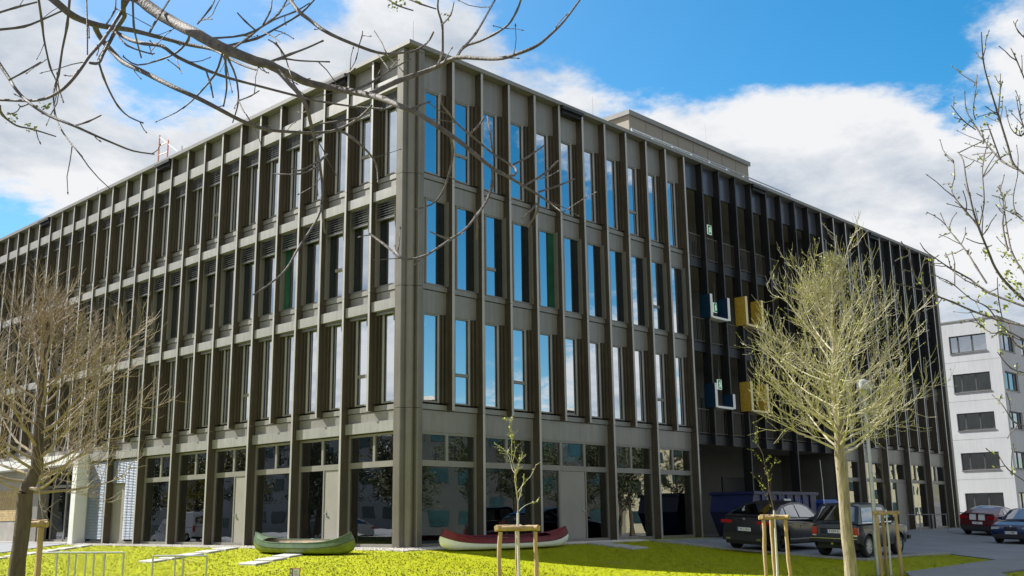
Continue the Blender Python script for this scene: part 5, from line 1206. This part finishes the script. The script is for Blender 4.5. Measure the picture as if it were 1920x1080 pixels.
BMW = dict(w=1.80, paint=p_blu, wr=.325, bot=.24, ax=(-1.40, 1.38), rim=m_rim, spokes=7, round=.6, taper=.15, cw1=.68,
    top=[(-2.26, .55), (-2.25, .95), (-2.15, 1.02), (-1.6, 1.02), (-.9, .96), (.6, .93), (1.5, .88), (2.05, .76), (2.24, .60), (2.26, .50)],
    cab=[(-1.75, 1.01), (-1.15, 1.34), (-.75, 1.41), (-.05, 1.42), (.25, 1.37), (1.0, .92)],
    rear_g=(0, 1, .12, .08, .92), front_g=(4, 5, .10, .05, .92), mirror=(.62, 1.02), handles=(-.85, .0), seams=(-1.0, -.2, .8),
    sideg=[[(-1.25, 1.03), (-.25, 1.01), (-.25, 1.35), (-.75, 1.34)], [(-.17, 1.01), (.62, .99), (.22, 1.29), (-.02, 1.35), (-.17, 1.35)]],
    bits=[('headlamp', m_hl, 2.14, .46, .78, .58, .69, .10), ('grille', m_trim, 2.235, .03, .26, .55, .68, .04), ('kidney_rim', m_chrome, 2.23, .02, .27, .68, .695, .05), ('front_bumper', m_trim, 2.20, -.7, .7, .25, .40, .10), ('fog_lamp', m_hl, 2.20, .55, .70, .38, .45, .06), ('badge', m_white, 2.20, -.03, .03, .70, .74, .04), ('tail_lamp', m_red, -2.27, .5, .85, .75, .88, .06)],
    plates=[(2.27, .46, 'P LS 888', 1)])
car('blue_saloon', 'blue saloon car facing out of the lot with its headlamps showing', BMW, (28.35, -8.05), R(180))

# ------------------------------------------------------------------ blue skip and bin
m_navy = mat('navy_skip_paint', (.005, .009, .06), .4, 0, .3, 2.5, .1, 20); m_bin = mat('blue_bin_paint', (.015, .06, .26), .4, 0, .15, 3)
e = empty('skip_container', (18.1, -1.35, gz(18.1, -1.35) + .03), 'long navy blue skip container with red white hazard stripes under the loggia', 'skip')
q = MB(); pr = [(-2.6, .10), (2.6, .10), (2.9, .35), (3.1, 1.75), (-3.1, 1.75), (-3.35, 1.05), (-2.85, .35)]; q.prism_y(pr, -.95, .95); q.build('tub', m_navy, e)
q = MB(); q.box(-3.2, 3.2, -1.02, -.951, 1.68, 1.80); q.box(-3.2, 3.2, .951, 1.02, 1.68, 1.80); q.box(-3.2, -3.1, -.95, .95, 1.7, 1.80); q.build('rim', m_navy, e)
for i in range(7):
    q = MB(); x = -2.4 + i * .8; q.box(x - .05, x + .05, -1.0, -.951, .12, 1.68); q.build('rib', m_navy, e)
for i in range(5):
    q = MB(); x = -3.05 + i * .16; q.add([(x, -.965, .75), (x + .16, -.965, .75), (x + .22, -.965, .95), (x + .06, -.965, .95), (x, -.951, .75), (x + .16, -.951, .75), (x + .22, -.951, .95), (x + .06, -.951, .95)], [(0, 1, 2, 3), (7, 6, 5, 4), (0, 4, 5, 1), (1, 5, 6, 2), (2, 6, 7, 3), (3, 7, 4, 0)]); q.build('hazard_stripe', m_white if i % 2 else m_red, e)
q = MB(); q.box(-.4, .3, -1.012, -1.001, 1.40, 1.52); q.build('label_plate', m_white, e)
for k in range(14):
    an = k * 2 * math.pi / 14; r_ = .16 + .12 * (k % 2); q = MB(); cx_, cz_ = -2.0 + math.cos(an) * r_, 1.25 + math.sin(an) * r_; q.box(cx_ - .045, cx_ + .045, -.963, -.9515, cz_ - .03, cz_ + .03); q.build('emblem_dash', m_bin, e)
for k in range(5):
    q = MB(); q.box(1.0 + k * .2, 1.13 + k * .2, -.963, -.9515, 1.38, 1.38 + .10 + .06 * (k % 2)); q.build('emblem_letter', m_bin, e)
for x in (-2.2, 2.2):
    for y in (-.7, .7):
        q = MB(); q.tube([(x, y - .06, .09), (x, y + .06, .09)], .09, 14); q.build('roller', m_trim, e, 40)
e.scale = (.80, 1, 1)
e = empty('waste_bin', (21.6, -1.9, gz(21.6, -1.9) + .03), 'bright blue lidded waste container with white label at the end of the skip', 'bin')
q = MB(); q.loft([[(-.55, -.45, .15), (.55, -.45, .15), (.55, .45, .15), (-.55, .45, .15)], [(-.68, -.55, 1.35), (.68, -.55, 1.35), (.68, .55, 1.35), (-.68, .55, 1.35)]]); q.build('tub', m_bin, e)
q = MB(); q.loft([[(-.72, -.6, 1.352), (.72, -.6, 1.352), (.72, .6, 1.352), (-.72, .6, 1.352)], [(-.72, -.6, 1.42), (.72, -.6, 1.42), (.72, .6, 1.42), (-.72, .6, 1.42)], [(-.6, -.45, 1.55), (.6, -.45, 1.55), (.6, .45, 1.55), (-.6, .45, 1.55)]]); q.build('lid', m_bin, e)
q = MB(); q.box(-.2, .2, -.57, -.54, .8, 1.1); q.build('label_plate', m_white, e)
for i in range(4):
    q = MB(); q.box(.56, .64, -.585, -.555, .55 + i * .2, .74 + i * .2); q.build('hazard_stripe', m_white if i % 2 else m_red, e)
for x in (-.45, .45):
    for y in (-.35, .35):
        q = MB(); q.tube([(x, y - .03, .08), (x, y + .03, .08)], .08, 12); q.box(x - .02, x + .02, y - .03, y + .03, .08, .17); q.build('castor', m_trim, e, 40)

# hedge plants by the portal
m_hedge = mat('hedge_leaves', (.05, .10, .02), .6, 0, .3, 6)
for k in range(6):
    yy = 24.6 + k * 1.5; xx = -3.9 + rnd.uniform(-.1, .1)
    e = empty('low_shrub', (xx, yy, gz(xx, yy)), 'low green shrub at the lawn edge before the entrance portal', 'shrub', 'shrubs before the portal')
    lf = MB(); st_ = MB()
    for j in range(7): limb(st_, (0, 0, 0), (rnd.gauss(0, .6), rnd.gauss(0, .6), 1), .42, .008, .003, 3, .2, .1, 4)
    for j in range(420):
        v = rv() * rnd.random() ** .4; leafq(lf, Vector((v.x * .55, v.y * .75, .28 + v.z * .26)), rnd.uniform(.02, .045))
    st_.build('stems', m_bark, e); tag(lf.build('foliage', m_hedge, e), kind='stuff')

# ------------------------------------------------------------------ across the street, seen mirrored in the glass
m_teal = mat('teal_glazing', (.02, .055, .06), .2, .2, .3, .5); m_cream = mat('cream_render', (.62, .56, .36), .8, 0, .1, .4)
def block(name, label, x0, x1, y0, y1, h, m_, face, fl):
    e = empty(name, ((x0 + x1) / 2, (y0 + y1) / 2, gz((x0 + x1) / 2, (y0 + y1) / 2)), label, 'building'); cx_, cy_ = (x0 + x1) / 2, (y0 + y1) / 2
    q = MB(); q.box(x0 - cx_, x1 - cx_, y0 - cy_, y1 - cy_, 0, h); q.build('wall', m_, e)
    q = MB(); q.box(x0 - cx_ - .3, x1 - cx_ + .3, y0 - cy_ - .3, y1 - cy_ + .3, h + .005, h + .35); q.build('roof', m_conc, e)
    for f_ in range(fl):
        z = 1.2 + f_ * h / fl
        L_ = (y1 - y0) if face == 'x' else (x1 - x0); n = int(L_ / 4)
        for k in range(n):
            c_ = -L_ / 2 + (k + .5) * L_ / n; q = MB()
            if face == 'x': q.box(x1 - cx_ + .01, x1 - cx_ + .06, c_ - 1.2, c_ + 1.2, z, z + 1.5)
            else: q.box(c_ - 1.2, c_ + 1.2, y1 - cy_ + .01, y1 - cy_ + .06, z, z + 1.5)
            q.build('window', m_teal, e)
block('street_block', 'long white block with teal windows mirrored in the sunlit ground floor glass', -74, -62, 20, 230, 12.5, mat('street_render', (.30, .31, .31), .8), 'x', 3)
block('cream_block', 'cream block mirrored in the windows of the shaded facade', 84, 170, -66, -54, 11, m_cream, 'y', 3)
block('grey_block', 'low grey block mirrored in the windows near the building corner', 20, 82, -68, -56, 12.5, mat('grey_render', (.05, .055, .05), .8, 0, .1, .4), 'y', 3)
m_dk = mat('evergreen_leaves', (.045, .06, .018), .6, 0, .35, 2)
tproto = None
def street_tree(x, y, s_, rz, label):
    global tproto
    if tproto is None:
        e = empty('street_tree', (0, 0, 0), label, 'tree', 'street trees mirrored in the glass'); rr = random.Random(4)
        tk = MB(); ld = limb(tk, (0, 0, -.2), (0, 0, 1), 6.5, .2, .05, 7, .05, 0, 9, rr); tk.build('trunk', m_bark, e, 60)
        br = MB(); lf = MB()
        for i in range(26):
            c, td = pick(ld, rr.uniform(.32, 1)); az = i * 2.4; p2 = limb(br, c, (math.cos(az), math.sin(az), .6), rr.uniform(1.2, 2.6), .05, .012, 5, .15, .05, 4, rr)
            for j in range(6):
                c2, d2 = pick(p2, rr.uniform(.2, 1)); p3 = limb(br, c2, side_dir(d2, .8, rr), rr.uniform(.4, 1.1), .018, .008, 3, .2, .05, 3, rr)
                for k in range(26): leafq(lf, pick(p3, rr.random())[0] + rv(rr) * rr.random() * .45, rr.uniform(.05, .12), rr)
        br.build('branches', m_bark, e); tag(lf.build('foliage', m_dk, e), kind='stuff'); tproto = e; o = e
    else: o = copy_tree(tproto)
    o.location = (x, y, gz(x, y)); o.rotation_euler = (0, 0, rz); o.scale = (s_, s_, s_); o['label'] = label
lab = 'dark leafy street tree mirrored in the ground floor glass'
m_yel = mat('yellow_spring_leaves', (.28, .25, .015), .6, 0, .35, 2)
spots = [(-26 - 3.5 * (k % 2), 33 + k * 4.6, .95 + .2 * rnd.random()) for k in range(13)] + [(-34 - 3 * (k % 2), 40 + k * 5.5, 1.1 + .2 * rnd.random()) for k in range(14)] + [(20 + k * 3.4, -31 - 4 * (k % 2), .95 + .25 * rnd.random()) for k in range(13)]
for k, (x, y, s_) in enumerate(spots):
    yel = k in (1, 5, 6, 11)
    street_tree(x, y, s_, rnd.random() * 6, 'yellow leaved street tree mirrored in the ground floor glass' if yel else lab)
    if yel:
        for ch in [o for o in bpy.data.objects if o.name.startswith('street_tree')][-1].children: pass
        tr_ = sorted([o for o in bpy.data.objects if o.name.startswith('street_tree')], key=lambda o: o.name)[-1]
        tr_['group'] = 'yellow street trees mirrored in the glass'
        for ch in tr_.children:
            if ch.name.startswith('foliage'): ch.material_slots[0].link = 'OBJECT'; ch.material_slots[0].material = m_yel
p_sil = paint('silver_paint', (.35, .36, .38), .5); p_wht = paint('white_car_paint', (.6, .6, .6)); p_rd = paint('red_car_paint', (.3, .02, .02))
VAN = dict(w=1.98, paint=p_wht, wr=.34, bot=.30, ax=(-1.6, 1.6), rim=m_rimw, spokes=6, round=.3, taper=.06, cw0=.97, cw1=.86, cat='van',
    top=[(-2.6, .6), (-2.6, 1.2), (-2.5, 1.22), (1.4, 1.2), (2.2, 1.05), (2.55, .8), (2.6, .55)], cab=[(-2.55, 1.2), (-2.45, 2.2), (-2.3, 2.35), (.6, 2.35), (.95, 2.2), (1.75, 1.17)],
    rear_g=(0, 1, .15, .2, .8), front_g=(4, 5, .12, .05, .95), mirror=(1.35, 1.35), handles=(.1,), seams=(-.3, .9),
    sideg=[[(.25, 1.28), (1.35, 1.26), (.9, 1.95), (.25, 1.98)]], bits=[('headlamp', m_hl, 2.48, .5, .85, .72, .95, .1), ('tail_lamp', m_red, -2.62, .82, .95, .8, 1.3, .05), ('front_bumper', m_trim, 2.52, -.9, .9, .32, .52, .12)], plates=[])
S2 = dict(BMW); S2['paint'] = p_sil; S2['plates'] = []; S3 = dict(BMW); S3['paint'] = p_rd; S3['plates'] = []
car('delivery_van', 'white van parked across the lawn, mirrored in the sunlit ground floor glass', VAN, (-22.6, 56), R(90))
car('silver_saloon', 'silver saloon parked across the lawn, mirrored in the sunlit ground floor glass', S2, (-22.6, 34.5), R(90))
car('red_saloon', 'red saloon parked across the lawn, mirrored in the sunlit ground floor glass', S3, (-22.6, 63.5), R(90))
